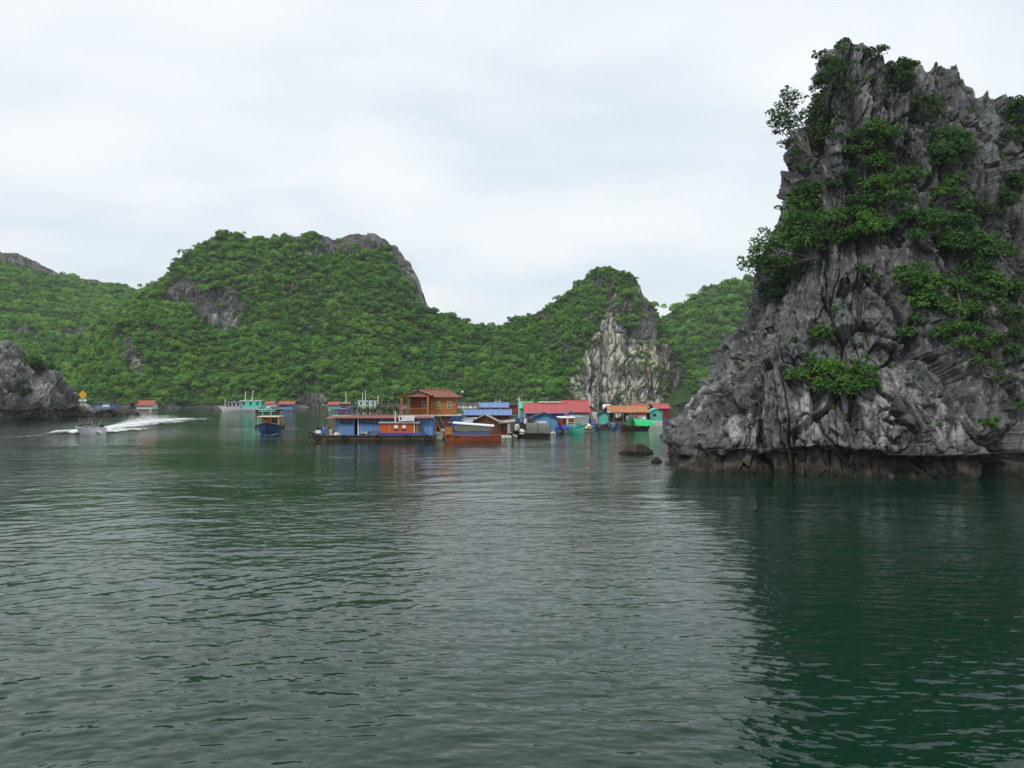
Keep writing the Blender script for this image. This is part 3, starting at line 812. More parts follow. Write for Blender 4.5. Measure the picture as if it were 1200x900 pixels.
rp_('large dark mass of foliage in the upper right hollow', (1130, 300), [(1100, 282, 12), (1120, 290, 15), (1145, 286, 13), (1162, 300, 13), (1132, 314, 14)])
rp_('bright shrub left of the foliage hollow', (1088, 345), [(1072, 328, 13), (1094, 334, 14), (1082, 354, 12), (1104, 360, 11)], mat_bright_shrub)
rp_('drooping shrub under the foliage hollow', (1118, 365), [(1120, 344, 12), (1134, 368, 11), (1112, 384, 10), (1096, 394, 8)])
rp_('leafy shrub right of the foliage hollow', (1165, 340), [(1160, 330, 12), (1176, 346, 11), (1150, 350, 10)])
rp_('patchy shrub low at the right border of the cliff', (1188, 375), [(1186, 368, 12), (1194, 394, 10), (1192, 342, 10)], mat_dark_shrub)
rp_('little bright fern tuft alone on the bare grey face', (965, 390), [(965, 386, 7), (974, 392, 6), (957, 395, 6)], mat_bright_shrub, 'fern', 'plant', leaf=0.2)
rp_('low flat-topped green shrub alone on the lower cliff', (975, 452), [(938, 442, 10), (957, 436, 12), (982, 434, 13), (1008, 440, 12), (964, 452, 11), (994, 456, 12), (1016, 452, 8)], mat_bright_shrub)
rp_('upright fern in a cleft left of the drooping shrub', (1064, 388), [(1066, 374, 6), (1062, 394, 7)], mat_bright_shrub, 'fern', 'plant', leaf=0.2)
rp_('small yellowish shrub below the right border shrub', (1175, 405), [(1166, 400, 8), (1186, 412, 8)])
rp_('sparse dry shrub clinging low on the right cliff', (1158, 438), [(1146, 426, 7), (1158, 434, 8), (1166, 448, 8)], mat_dark_shrub, dens=0.5)
rp_('tiny green tuft just above the sea notch', (1158, 494), [(1156, 492, 5), (1161, 496, 4)], mat_bright_shrub, 'fern', 'plant', leaf=0.18)
rp_('dark shrub high on the right shoulder of the cliff', (1186, 228), [(1180, 236, 9), (1191, 220, 10)], mat_dark_shrub)
rp_('shady dark shrub under the overhanging tree', (915, 335), [(918, 330, 9), (908, 345, 8), (932, 318, 10), (900, 335, 7)], mat_dark_shrub)  # darker leaf colour paints in the shade below the tree
rp_('thin shrub between the hanging shrub and right shoulder', (1152, 250), [(1160, 252, 8), (1145, 246, 7)], mat_dark_shrub, dens=0.6)
rp_('grassy green patch under the crest right of the summit', (1085, 130), [(1078, 122, 8), (1092, 132, 8), (1080, 142, 7)], mat_dark_shrub, dens=0.7)
rp_('ragged shrub between the trailing shrub and the hanging shrub', (1082, 262), [(1076, 250, 8), (1088, 262, 9), (1078, 278, 8)], mat_shrub)
rp_('long curtain of leaves falling from the foliage hollow', (1138, 395), [(1146, 372, 9), (1140, 390, 9), (1130, 404, 8), (1150, 408, 7)], mat_shrub)
rp_('thick shrub crowding above the foliage hollow', (1105, 262), [(1096, 256, 9), (1110, 262, 10), (1126, 264, 9)], mat_shrub)
rp_('mossy green shrub left of the trailing shrub', (1005, 222), [(998, 212, 9), (1010, 222, 9), (996, 234, 8), (1010, 240, 8)], mat_shrub, dens=0.8)
rp_('tuft of leaves at the cave mouth below the wide bright shrub', (1020, 330), [(1012, 322, 5), (1026, 330, 5)], mat_dark_shrub, dens=0.7)
rp_('small green tuft near the right border above the waterline', (1194, 478), [(1190, 474, 5), (1197, 482, 5)], mat_shrub, 'fern', 'plant')
rp_('small tuft in the pale scar left of the trailing shrub', (980, 210), [(986, 205, 6), (975, 216, 6)], mat_dark_shrub)
plant(lrock, 'shrub', 'small dark shrub on the pale rock headland', 'shrub', (30, 452), [(28, 448, 4), (34, 456, 4), (31, 464, 3)], mat_dark_shrub, leaf=0.6, group='shrubs on the left headland')
plant(lrock, 'shrub', 'green bushes on top of the pale rock headland', 'shrub', (44, 430), [(36, 424, 6), (46, 428, 6), (58, 432, 5)], mat_shrub, leaf=0.6, group='shrubs on the left headland')

# little plants growing out of the cracks all over the rock: nobody could count them
def crack_plants():
    P = rock.P.reshape(-1, 3); Nn = rock.N.reshape(-1, 3)
    g = np.random.default_rng(9)
    k = g.choice(len(P), 30000, replace=False)
    p, n = P[k], Nn[k]
    w = fbm(p * 0.16 + 3, 3, 31)
    ok = (p[:, 2] > 3.2) & (p[:, 1] < 82) & (w > -0.05) & (g.random(len(p)) < 0.22 * sstep(0.0, 0.35, w) * (0.35 + sstep(6, 14, p[:, 2]))) & (n[:, 2] > -0.1)
    p, n = p[ok], n[ok]
    r = 0.10 + 0.28 * g.random(len(p)) ** 2
    V, lv = leaf_cloud(p + n * 0.05, r, len(p) * 16, 0.13, 5, 0.8, 0.4, 1.8)
    o = bpy.data.objects.new('crack_plants', leaf_mesh('crack_plants', V, lv, mat_shrub)); C.objects.link(o)
    o['kind'] = 'stuff'; o['label'] = 'small plants rooted in cracks of the grey rock'
crack_plants()
# ------------------------------------------------------------------ paints, woods, cloths
def mat_paint(name, col, rough=0.6, wear=0.35, scale=1.2, planks=None, dirt=(0.10, 0.085, 0.07), streak=True):
    m, nt, b = new_mat(name)
    tcn = N(nt, 'ShaderNodeTexCoord').outputs['Object']
    n1_ = noise_out(nt, scale, 6, 0.65, tcn)
    n2_ = noise_out(nt, scale * 2.2, 5, 0.6, tcn, (1, 1, 0.18)) if streak else noise_out(nt, scale * 3, 5, 0.6, tcn)
    c = mixc(nt, rng(nt, n1_, 0.35, 0.7, 0, 0.35), col, tuple(min(1, x * 1.35 + 0.02) for x in col))
    c = mixc(nt, rng(nt, n2_, 0.52, 0.72, 0, wear), c, dirt)
    if planks:
        sx = N(nt, 'ShaderNodeSeparateXYZ'); L(nt, tcn, sx.inputs[0])
        ax = {'x': 0, 'y': 1, 'z': 2}[planks[0]]
        w = M2(nt, 'FRACT', M2(nt, 'MULTIPLY', sx.outputs[ax], 1.0 / planks[1]))
        gap = M2(nt, 'LESS_THAN', w, planks[2] if len(planks) > 2 else 0.09)
        c = mixc(nt, M2(nt, 'MULTIPLY', gap, 0.75), c, tuple(x * 0.25 for x in col))
        idn = M2(nt, 'FRACT', M2(nt, 'MULTIPLY', M2(nt, 'FLOOR', M2(nt, 'MULTIPLY', sx.outputs[ax], 1.0 / planks[1])), 0.618))
        c = mixc(nt, M2(nt, 'MULTIPLY', idn, 0.35), c, tuple(x * 0.55 for x in col))
    L(nt, c, b.inputs['Base Color'])
    b.inputs['Roughness'].default_value = rough
    b.inputs['Specular IOR Level'].default_value = 0.35
    bp = N(nt, 'ShaderNodeBump', Strength=0.4, Distance=0.02)
    L(nt, n1_, bp.inputs['Height']); L(nt, bp.outputs[0], b.inputs['Normal'])
    return m
RUST = (0.16, 0.07, 0.035)
P = dict(
    blue=mat_paint('blue_paint', (0.125, 0.25, 0.51), planks=('x', 0.55, 0.06)),
    sky=mat_paint('sky_blue_paint', (0.105, 0.33, 0.62), wear=0.25, planks=('x', 0.5, 0.05)),
    deep=mat_paint('deep_blue_paint', (0.012, 0.07, 0.20), rough=0.4, wear=0.25),
    red=mat_paint('orange_red_paint', (0.56, 0.10, 0.025), wear=0.4, planks=('x', 0.6, 0.05)),
    brick=mat_paint('dull_red_paint', (0.36, 0.060, 0.030), wear=0.3, planks=('x', 0.4, 0.06)),
    maroon=mat_paint('maroon_paint', (0.20, 0.030, 0.032), wear=0.3, planks=('x', 0.35, 0.07)),
    brown=mat_paint('red_brown_boards', (0.17, 0.055, 0.032), wear=0.4, planks=('z', 0.22, 0.10)),
    wood=mat_paint('varnished_orange_wood', (0.44, 0.165, 0.042), wear=0.35, planks=('z', 0.20, 0.08), dirt=(0.14, 0.05, 0.02)),
    redwood=mat_paint('varnished_red_wood', (0.33, 0.085, 0.028), wear=0.35, planks=('x', 0.18, 0.09), dirt=(0.10, 0.035, 0.018)),
    oldwood=mat_paint('grey_old_wood', (0.19, 0.155, 0.12), wear=0.5, planks=('y', 0.2, 0.1), rough=0.9),
    darkwood=mat_paint('dark_tarred_wood', (0.040, 0.030, 0.024), wear=0.4, dirt=(0.12, 0.09, 0.06), rough=0.8),
    hullbrown=mat_paint('worn_olive_brown_hull', (0.115, 0.085, 0.050), wear=0.7, dirt=(0.035, 0.027, 0.02), rough=0.8),
    hullorange=mat_paint('orange_hull_paint', (0.36, 0.085, 0.028), wear=0.6, dirt=(0.22, 0.10, 0.05)),
    hulldark=mat_paint('dark_red_brown_hull', (0.075, 0.026, 0.020), wear=0.45),
    teal=mat_paint('turquoise_paint', (0.11, 0.52, 0.44), wear=0.22, planks=('x', 0.5, 0.05)),
    tealboat=mat_paint('turquoise_boat_paint', (0.10, 0.55, 0.43), wear=0.25, rough=0.45),
    white=mat_paint('white_paint', (0.80, 0.81, 0.81), wear=0.35, dirt=(0.38, 0.34, 0.28), streak=True),
    whitewall=mat_paint('whitewashed_sheet_wall', (0.66, 0.66, 0.64), wear=0.45, dirt=(0.40, 0.36, 0.30), planks=('x', 0.9, 0.04)),
    cream=mat_paint('cream_paint', (0.66, 0.58, 0.38), wear=0.3),
    grey=mat_paint('grey_sheet', (0.36, 0.38, 0.39), wear=0.4, dirt=(0.16, 0.15, 0.13)),
    black=mat_paint('black_rubber', (0.018, 0.018, 0.019), wear=0.2, rough=0.8),
    dark=mat_paint('black_paint_and_inner_shade', (0.022, 0.022, 0.026), wear=0.2),  # near-black: plain paint on roofs, painted shade in doorways and open fronts
    rooftile=mat_paint('red_brown_tile_roof', (0.26, 0.085, 0.058), wear=0.5, planks=('x', 0.30, 0.22), dirt=(0.09, 0.05, 0.04)),
    redroof=mat_paint('red_sheet_roof', (0.43, 0.085, 0.080), wear=0.45, planks=('x', 0.45, 0.12), dirt=(0.30, 0.07, 0.06)),
    blueroof=mat_paint('blue_sheet_roof', (0.16, 0.255, 0.49), wear=0.4, planks=('x', 0.45, 0.12), dirt=(0.12, 0.16, 0.30)),
    orangeroof=mat_paint('orange_sheet_roof', (0.45, 0.185, 0.070), wear=0.6, planks=('x', 0.5, 0.12), dirt=(0.30, 0.07, 0.04)),
    rustroof=mat_paint('rusty_sheet_roof', (0.34, 0.10, 0.060), wear=0.6, planks=('x', 0.5, 0.12), dirt=(0.16, 0.06, 0.04)),
    greyroof=mat_paint('grey_brown_sheet_roof', (0.36, 0.335, 0.30), wear=0.45, planks=('x', 0.5, 0.12), dirt=(0.20, 0.15, 0.11)),
    canvas=mat_paint('grey_green_canvas', (0.15, 0.17, 0.145), wear=0.35, rough=0.95),
    bluetarp=mat_paint('blue_tarpaulin', (0.03, 0.085, 0.50), wear=0.15, rough=0.5),
    greentarp=mat_paint('bright_green_tarpaulin', (0.015, 0.52, 0.17), wear=0.12, rough=0.5, dirt=(0.01, 0.25, 0.09)),
    darkgreen=mat_paint('dark_green_tarpaulin', (0.006, 0.095, 0.032), wear=0.2, rough=0.6),
    yellow=mat_paint('yellow_paint', (0.80, 0.44, 0.01), wear=0.15),
    foamb=mat_paint('dirty_styrofoam', (0.60, 0.57, 0.46), wear=0.55, dirt=(0.25, 0.22, 0.14)),
    barrel=mat_paint('blue_plastic', (0.035, 0.15, 0.40), rough=0.4, wear=0.2),
    gloss=mat_paint('white_gelcoat', (0.86, 0.86, 0.87), rough=0.3, wear=0.06, dirt=(0.5, 0.5, 0.48)),
    metal=mat_paint('galvanised_metal', (0.55, 0.56, 0.57), rough=0.4, wear=0.25),
    glass=mat_paint('dark_window_glass', (0.018, 0.022, 0.028), rough=0.12, wear=0.05),
    purple=mat_paint('purple_blue_paint', (0.115, 0.085, 0.30), wear=0.3),
    pinkred=mat_paint('faded_red_panel', (0.48, 0.16, 0.14), wear=0.3),
    skin=mat_paint('skin', (0.42, 0.24, 0.16), wear=0.0),
    shirt=mat_paint('pale_pink_cloth', (0.62, 0.36, 0.36), wear=0.1),
    darkcloth=mat_paint('dark_cloth', (0.03, 0.035, 0.06), wear=0.1),
    hair=mat_paint('black_hair', (0.012, 0.010, 0.010), wear=0.0),
)
m_ink = mat_paint('dark_blue_ink', (0.03, 0.05, 0.14), wear=0.05)

GR_H = 'houses of the floating village'
GR_B = 'boats moored at the floating village'
def X0(px, Y): return (px - 600.0) / FPX * Y
def Zp(py, Y): return CAM_H - (py - 462.0) / FPX * Y
def win(par, x, z, w, h, y, frame=P['white'], cols=2, rows=2, glass=None):
    """window on a wall facing -y: frame stands proud, pane behind it"""
    f = MB(); t = min(0.10, w * 0.14)
    f.box(x - w / 2, x - w / 2 + t, y - 0.07, y + 0.02, z - h / 2, z + h / 2).box(x + w / 2 - t, x + w / 2, y - 0.07, y + 0.02, z - h / 2, z + h / 2)
    f.box(x - w / 2 + t, x + w / 2 - t, y - 0.07, y + 0.02, z + h / 2 - t, z + h / 2).box(x - w / 2 + t, x + w / 2 - t, y - 0.07, y + 0.02, z - h / 2, z - h / 2 + t)
    for i in range(1, cols): xx = x - w / 2 + w * i / cols; f.box(xx - t / 3, xx + t / 3, y - 0.06, y + 0.02, z - h / 2 + t, z + h / 2 - t)
    for i in range(1, rows): zz = z - h / 2 + h * i / rows; f.box(x - w / 2 + t, x + w / 2 - t, y - 0.055, y + 0.02, zz - t / 3, zz + t / 3)
    fo = f.build('window', frame, par)
    MB().box(x - w / 2 + t * 0.5, x + w / 2 - t * 0.5, y - 0.03, y + 0.012, z - h / 2 + t * 0.5, z + h / 2 - t * 0.5).build('pane', glass or P['glass'], fo)
    return fo
def door(par, x, z0, w, h, y, mat, open_=False):
    d = MB().box(x - w / 2, x + w / 2, y - 0.05, y + 0.02, z0, z0 + h).build('door', mat, par)
    MB().box(x + w * 0.30, x + w * 0.40, y - 0.12, y - 0.05, z0 + h * 0.45, z0 + h * 0.52).build('handle', P['metal'], d)
    return d
def raft(par, x0, x1, y0, y1, z=0.45, fl=True, mat=None, fm=None):
    MB().box(x0, x1, y0, y1, z - 0.14, z).build('deck', mat or P['oldwood'], par)
    if fl:
        n = max(2, int((x1 - x0) / 1.6))
        for i in range(n):
            xx = x0 + (x1 - x0) * (i + 0.5) / n
            m = MB(); m.tube([(xx - 0.55, y0 + 0.35, 0.08), (xx - 0.5, y0 + 0.35, 0.08), (xx + 0.5, y0 + 0.35, 0.08), (xx + 0.55, y0 + 0.35, 0.08)], [0.2, 0.28, 0.28, 0.2], 10)
            m.build('float', fm or (P['barrel'] if i % 3 else P['foamb']), par, True)
    else:
        MB().box(x0 + 0.1, x1 - 0.1, y0 + 0.1, y1 - 0.1, -0.5, z - 0.145).build('float', P['darkwood'], par)
def house(name, label, px0, px1, Y, depth, py_eave, py_ridge, wall, roof, ridge='x', zb=0.45, oh=0.35, cat='house', group=GR_H, rz=0.0, trim=None, floats=True, gable=None, back=0.0, hip=0.0):
    """a floating house; px0..px1 its front wall, ridge along x (eaves to the camera) or y (gable to the camera)"""
    cx = X0((px0 + px1) / 2, Y); w = (px1 - px0) / FPX * Y
    t = thing(name, label, cat, (cx, Y, 0), rz, group)
    ze, zr = Zp(py_eave, Y), Zp(py_ridge, Y if ridge == 'y' else Y + depth / 2)
    h = w / 2
    if ridge == 'y':
        MB().extr([(-h, zb), (h, zb), (h, ze), (0, zr), (-h, ze)], 0, depth).build('wall', wall, t)
        r = MB(); k = (zr - ze) / h
        for s in (-1, 1):
            r.slab([(0, -oh, zr + 0.10), (s * (h + oh), -oh, ze - k * oh + 0.10), (s * (h + oh), depth + oh, ze - k * oh + 0.10), (0, depth + oh, zr + 0.10)], 0.08)
        ro = r.build('roof', roof, t)
        if trim:
            r = MB()
            for s in (-1, 1):
                r.slab([(0, -oh - 0.05, zr + 0.135), (s * (h + oh), -oh - 0.05, ze - k * oh + 0.135), (s * (h + oh), -oh - 0.004, ze - k * oh + 0.135), (0, -oh - 0.004, zr + 0.135)], 0.17)
            r.build('bargeboard', trim, ro)
        if gable:
            MB().extr([(-h + 0.05, ze - 0.01), (h - 0.05, ze - 0.01), (0, zr - 0.03)], -0.03, -0.002).build('gable', gable, t)
    else:
        m = MB(); m.box(-h, h, 0, depth, zb, ze)
        ga = [(0, ze), (depth, ze), (depth / 2, zr)]
        for s in (-1, 1):
            hh = h - hip
            m.add([(s * hh - 0.05, y, z) for y, z in ga] + [(s * hh + 0.05, y, z) for y, z in ga], [(0, 1, 2), (3, 5, 4), (0, 3, 4, 1), (1, 4, 5, 2), (2, 5, 3, 0)]) if not hip else None
        m.build('wall', wall, t)
        r = MB(); k = (zr - ze) / (depth / 2)
        e = ze - k * oh + 0.08
        r.slab([(-h - oh, -oh, e), (h + oh, -oh, e), (h + oh - hip, depth / 2, zr + 0.08), (-h - oh + hip, depth / 2, zr + 0.08)], 0.08)
        r.slab([(-h - oh, depth + oh, e), (h + oh, depth + oh, e), (h + oh - hip, depth / 2, zr + 0.08), (-h - oh + hip, depth / 2, zr + 0.08)], 0.08)
        if hip:
            for s in (-1, 1): r.slab([(s * (h + oh), -oh, e), (s * (h + oh), depth + oh, e), (s * (h + oh - hip), depth / 2 + 0.01, zr + 0.08), (s * (h + oh - hip), depth / 2 - 0.01, zr + 0.08)], 0.08)
        ro = r.build('roof', roof, t)
        MB().tube([(-h - oh + hip, depth / 2, zr + 0.10), (h + oh - hip, depth / 2, zr + 0.10)], 0.09, 6).build('ridge_cap', roof, ro)
        if trim: MB().box(-h - oh, h + oh, -oh - 0.05, -oh - 0.004, e - 0.14, e + 0.02).build('fascia', trim, ro)
    if floats: raft(t, -h - 0.6, h + 0.6, -0.9, depth + 0.5, zb)
    t['w'] = w
    return t, cx, w, ze, zr
def strip_prop(t):
    if 'w' in t: del t['w']
def lx(px, Y, cx): return X0(px, Y) - cx

def hull(par, Ln, beam, zs, zm, zbw, mat, deckmat, rail=None, rake=0.9, stern=0.75, sharp=2.2, name='hull', deck_drop=0.18, n=18, zk=-0.5, side=(0.90, 0.62)):
    """boat hull along +x (bow at +x): stern height zs, waist zm, bow zbw above the water"""
    vs, top = [], []
    K = 7
    for i in range(n):
        u = i / (n - 1)
        x = -Ln / 2 + u * (Ln - rake)
        wd = beam / 2 * ((stern + (1 - stern) * math.sin(min(u / 0.45, 1) * math.pi / 2)) if u < 0.45 else max(0.0, 1 - ((u - 0.45) / 0.55) ** sharp))
        wd = max(wd, 0.02)
        zg = (zm + (zs - zm) * ((0.45 - u) / 0.45) ** 2) if u < 0.45 else (zm + (zbw - zm) * ((u - 0.45) / 0.55) ** 1.9)
        rk = rake * max(0, (u - 0.35) / 0.65) ** 1.5
        keel = zk * (1 - 0.6 * max(0, (u - 0.6) / 0.4) ** 2)
        row = [(x + rk, wd, zg), (x + rk * (0.55), wd * side[0], zg * 0.45), (x, wd * side[1], -0.12 + keel * 0.3), (x, 0, keel)]
        row = row + [(a, -b_, c) for a, b_, c in row[-2::-1]]
        vs += row; top.append((x + rk, wd, zg))
    fs = []
    for i in range(n - 1):
        for k in range(K - 1): fs.append((i * K + k, i * K + k + 1, (i + 1) * K + k + 1, (i + 1) * K + k))
    fs.append(tuple(range(K)))
    fs.append(tuple((n - 1) * K + k for k in range(K))[::-1])
    o = MB().add(vs, fs).build(name, mat, par)
    dv, df = [], []
    for (x, w_, z) in top: dv += [(x, w_ * 0.97, z - deck_drop), (x, -w_ * 0.97, z - deck_drop)]
    for i in range(n - 1): df.append((2 * i, 2 * i + 1, 2 * i + 3, 2 * i + 2))
    MB().add(dv, df).build('deck', deckmat, par)
    if rail:
        r = MB(); th = 0.06
        for s in (1, -1):
            r.tube([(x, s * (w_ + 0.02), z) for x, w_, z in top], th, 6)
        r.tube([(top[0][0], top[0][1], top[0][2]), (top[0][0], -top[0][1], top[0][2])], th, 6)
        r.build('gunwale', rail, par)
    return top
def tyre(par, x, y, z, r=0.32, axis='y'):
    m = MB(); vs, fs = [], []
    A, B = 14, 7
    for i in range(A):
        t = 2 * math.pi * i / A
        for k in range(B):
            q = 2 * math.pi * k / B
            rr = r + 0.11 * math.cos(q); h = 0.11 * math.sin(q)
            p = (rr * math.cos(t), h, rr * math.sin(t)) if axis == 'y' else (h, rr * math.cos(t), rr * math.sin(t))
            vs.append((x + p[0], y + p[1], z + p[2]))
    for i in range(A):
        for k in range(B): fs.append((i * B + k, ((i + 1) % A) * B + k, ((i + 1) % A) * B + (k + 1) % B, i * B + (k + 1) % B))
    return m.add(vs, fs).build('tyre_fender', P['black'], par, True)
def heap(par, name, x, y, z, sx, sy, sz, mat, seed=1, n=14):
    """a cloth lying over goods: bumpy dome"""
    g = np.random.default_rng(seed); vs, fs = [], []
    ph = g.random(6) * 6.28
    for i in range(n):
        u = i / (n - 1)
        for k in range(20):
            t = 2 * math.pi * k / 20
            r = u * (1 + 0.10 * math.sin(3 * t + ph[0]) + 0.07 * math.sin(5 * t + ph[1]))
            h = (1 - u ** 2.6) * (1 + 0.13 * math.sin(2 * t + ph[2]) * u + 0.10 * math.sin(4 * t + 6 * u + ph[3])) + 0.03 * math.sin(9 * t + ph[4]) * u
            vs.append((x + sx * r * math.cos(t), y + sy * r * math.sin(t), z + sz * max(h, 0)))
    for i in range(n - 1):
        for k in range(20): fs.append((i * 20 + k, i * 20 + (k + 1) % 20, (i + 1) * 20 + (k + 1) % 20, (i + 1) * 20 + k))
    return MB().add(vs, fs).build(name, mat, par, True)
def barrel(label, px, py, Y, r=0.3, h=0.9, mat=None, z=None, cat='barrel', name='barrel', group='barrels and containers of the floating village'):
    t = thing(name, label, cat, (X0(px, Y), Y, Zp(py, Y) if z is None else z), 0, group)
    m = MB().lathe([(r * 0.92, 0), (r, 0.04), (r, h * 0.32), (r * 1.05, h * 0.34), (r, h * 0.37), (r, h * 0.64), (r * 1.05, h * 0.66), (r, h * 0.69), (r, h - 0.04), (r * 0.92, h)])
    m.build('drum', mat or P['barrel'], t, True)
    MB().lathe([(r * 0.2, h), (r * 0.2, h + 0.05), (r * 0.14, h + 0.06)], (r * 0.4, 0, 0), 8).build('cap', P['black'], t)
    return t
# ================================================================== the floating village
# ---- long barge houseboat in front (photo x 366..510, waterline 516)
Y = 104.0
cx = X0(438, Y)
t = thing('houseboat', 'long blue houseboat on a worn barge hull with an orange-red cabin and a white sign', 'houseboat', (cx, Y, 0), 0, GR_H)
l = lambda px: lx(px, Y, cx)
z_ = lambda py: Zp(py, Y)
xl, xr = l(367), l(511)
vs, fs = [], []
prof_b = [(-1.9, 0.0), (-2.05, 0.35), (-2.05, 0.62), (1.9, 0.62), (1.9, 0.35)]
nst = 16
for i in range(nst):
    u = i / (nst - 1); x = xl + (xr - xl) * u
    br = max(0, 1 - u / 0.10)                       # rounded, lifted bow on the left
    zz = 0.55 * br ** 2; sh = 1 - 0.35 * br ** 2
    ke = -0.45 + 0.75 * br ** 2
    vs += [(x, -2.0 * sh, ke), (x, -2.15 * sh, 0.30 + zz * 0.5), (x, -2.15 * sh, 0.72 + zz), (x, 2.15 * sh, 0.72 + zz), (x, 2.15 * sh, 0.30 + zz * 0.5), (x, 2.0 * sh, ke)]
for i in range(nst - 1):
    for k in range(6): fs.append((i * 6 + k, i * 6 + (k + 1) % 6, (i + 1) * 6 + (k + 1) % 6, (i + 1) * 6 + k))
fs += [tuple(range(6)), tuple((nst - 1) * 6 + k for k in range(6))[::-1]]
hb_ = MB().add(vs, fs).build('hull', P['hullbrown'], t)
m = MB()
pts = [(xl + (xr - xl) * u, -2.2 * (1 - 0.35 * max(0, 1 - u / .1) ** 2), 0.70 + 0.55 * max(0, 1 - u / .1) ** 2) for u in np.linspace(0, 1, 16)]
m.tube(pts, 0.13, 8); m.build('rubbing_strake', P['darkwood'], t)
m = MB(); m.tube([(a, b_ - 0.02, c - 0.42) for a, b_, c in pts[2:]], 0.06, 6); m.build('rubbing_strake', P['darkwood'], t)
for px in (369.5, 377, 408, 446, 480, 503): tyre(t, l(px), -2.33, 0.50 + (0.35 if px < 372 else 0), 0.30)
# blue cabin
zc0, zc1 = 0.73, z_(488)
wl0, wl1 = l(395), l(508.5)
wm = MB()
def wall_with_holes(m, x0, x1, z0, z1, y0, y1, holes):
    """front wall panel split round rectangular openings (x0,x1,z0,z1) sorted in x"""
    x = x0
    for (a, b_, c, d) in holes:
        if a > x: m.box(x, a, y0, y1, z0, z1)
        if c > z0: m.box(a, b_, y0, y1, z0, c)
        if d < z1: m.box(a, b_, y0, y1, d, z1)
        x = b_
    if x < x1: m.box(x, x1, y0, y1, z0, z1)
holes = [(l(401), l(415.5), z_(496), z_(491)), (l(417), l(421), 0.735, z_(490)), (l(422.5), l(431.5), z_(496), z_(491.3)), (l(433), l(441), z_(496), z_(491.3)), (l(442.5), l(447), z_(496), z_(491.3)), (l(450), l(489), z_(494), z_(490))]
wall_with_holes(wm, wl0, wl1, zc0, zc1, -1.05, -0.95, holes)
wm.box(wl0, wl0 + 0.1, -0.95, 1.75, zc0, zc1).box(wl1 - 0.1, wl1, -0.95, 1.75, zc0, zc1).box(wl0, wl1, 1.75, 1.85, zc0, zc1)
wm.build('wall', P['blue'], t)
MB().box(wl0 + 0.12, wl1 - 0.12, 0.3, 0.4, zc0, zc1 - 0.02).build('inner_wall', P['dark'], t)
for a, b_, c, d in holes:
    if c > 1:
        f = MB(); f.box(a - 0.05, b_ + 0.05, -1.10, -1.052, c - 0.09, c - 0.003).box(a - 0.05, b_ + 0.05, -1.10, -1.052, d + 0.003, d + 0.06).box(a - 0.05, a - 0.003, -1.10, -1.052, c - 0.003, d + 0.003)
        fo = f.build('window', P['deep'], t)
        MB().box(a + 0.02, b_ - 0.02, -0.97, -0.955, c + 0.02, d - 0.02).build('pane', P['glass'], fo)
MB().box(l(421.2), l(422.3), -1.12, -1.052, 0.74, z_(490)).build('door_post', P['white'], t)
r = MB(); r.slab([(l(386), -1.75, z_(489)), (l(509), -1.75, z_(488.3)), (l(509), 2.3, z_(486.6)), (l(386), 2.3, z_(487.2))], 0.10)
ro = r.build('roof', P['greyroof'], t)
MB().box(l(388), l(506), -1.80, -1.755, z_(488.7) - 0.10, z_(487.3)).build('fascia', P['pinkred'], ro)
MB().slab([(l(386), -1.9, z_(489.4)), (l(394), -1.9, z_(489.4)), (l(394), 0.2, z_(488.2)), (l(386), 0.2, z_(488.2))], 0.05).build('bow_awning', P['grey'], t)
for px in (387, 393): MB().bar((l(px), -1.6, 0.75), (l(px), -1.6, z_(489.6)), 0.07).build('awning_post', P['oldwood'], t)
# orange-red cabin standing on the side deck
a, b_ = l(447.5), l(487)
MB().box(a, b_, -2.1, -1.15, 0.73, z_(494.8)).build('side_cabin', P['red'], t)
cb = [o for o in t.children if o.name.startswith('side_cabin')][0]
MB().slab([(a - 0.1, -2.3, z_(494.6)), (l(494), -2.3, z_(494.8)), (l(494), -1.12, z_(493.4)), (a - 0.1, -1.12, z_(493.4))], 0.08).build('cabin_roof', P['grey'], cb)
for px in (467, 476):
    f = MB().box(l(px) - 0.22, l(px) + 0.22, -2.16, -2.102, z_(501.2), z_(497.6)).build('shutter', P['white'], cb)
    MB().box(l(px) - 0.24, l(px) + 0.24, -2.13, -2.103, z_(503.6), z_(501.3)).build('window_pane', P['glass'], cb)
MB().box(l(459) - 0.03, l(459) + 0.03, -2.13, -2.102, 0.75, z_(495)).build('corner_strip', P['yellow'], cb)
MB().box(l(487.2), l(488.4), -2.1, -1.98, 0.73, z_(495)).build('door_post', P['cream'], t)
MB().box(l(488.6), l(491), -1.5, -1.4, 0.73, z_(495.5)).build('door', P['cream'], t)
MB().box(l(491.2), l(493.6), -1.4, -1.3, 0.73, z_(495.5)).build('curtain', P['pinkred'], t)
MB().box(l(447.5), l(502), -2.17, -2.11, z_(508.2), z_(506.2)).build('side_panel', P['bluetarp'], t)
MB().tube([(l(466), -2.0, z_(494)), (l(466), -2.0, z_(481.5))], 0.075, 8).build('pipe', P['white'], t)
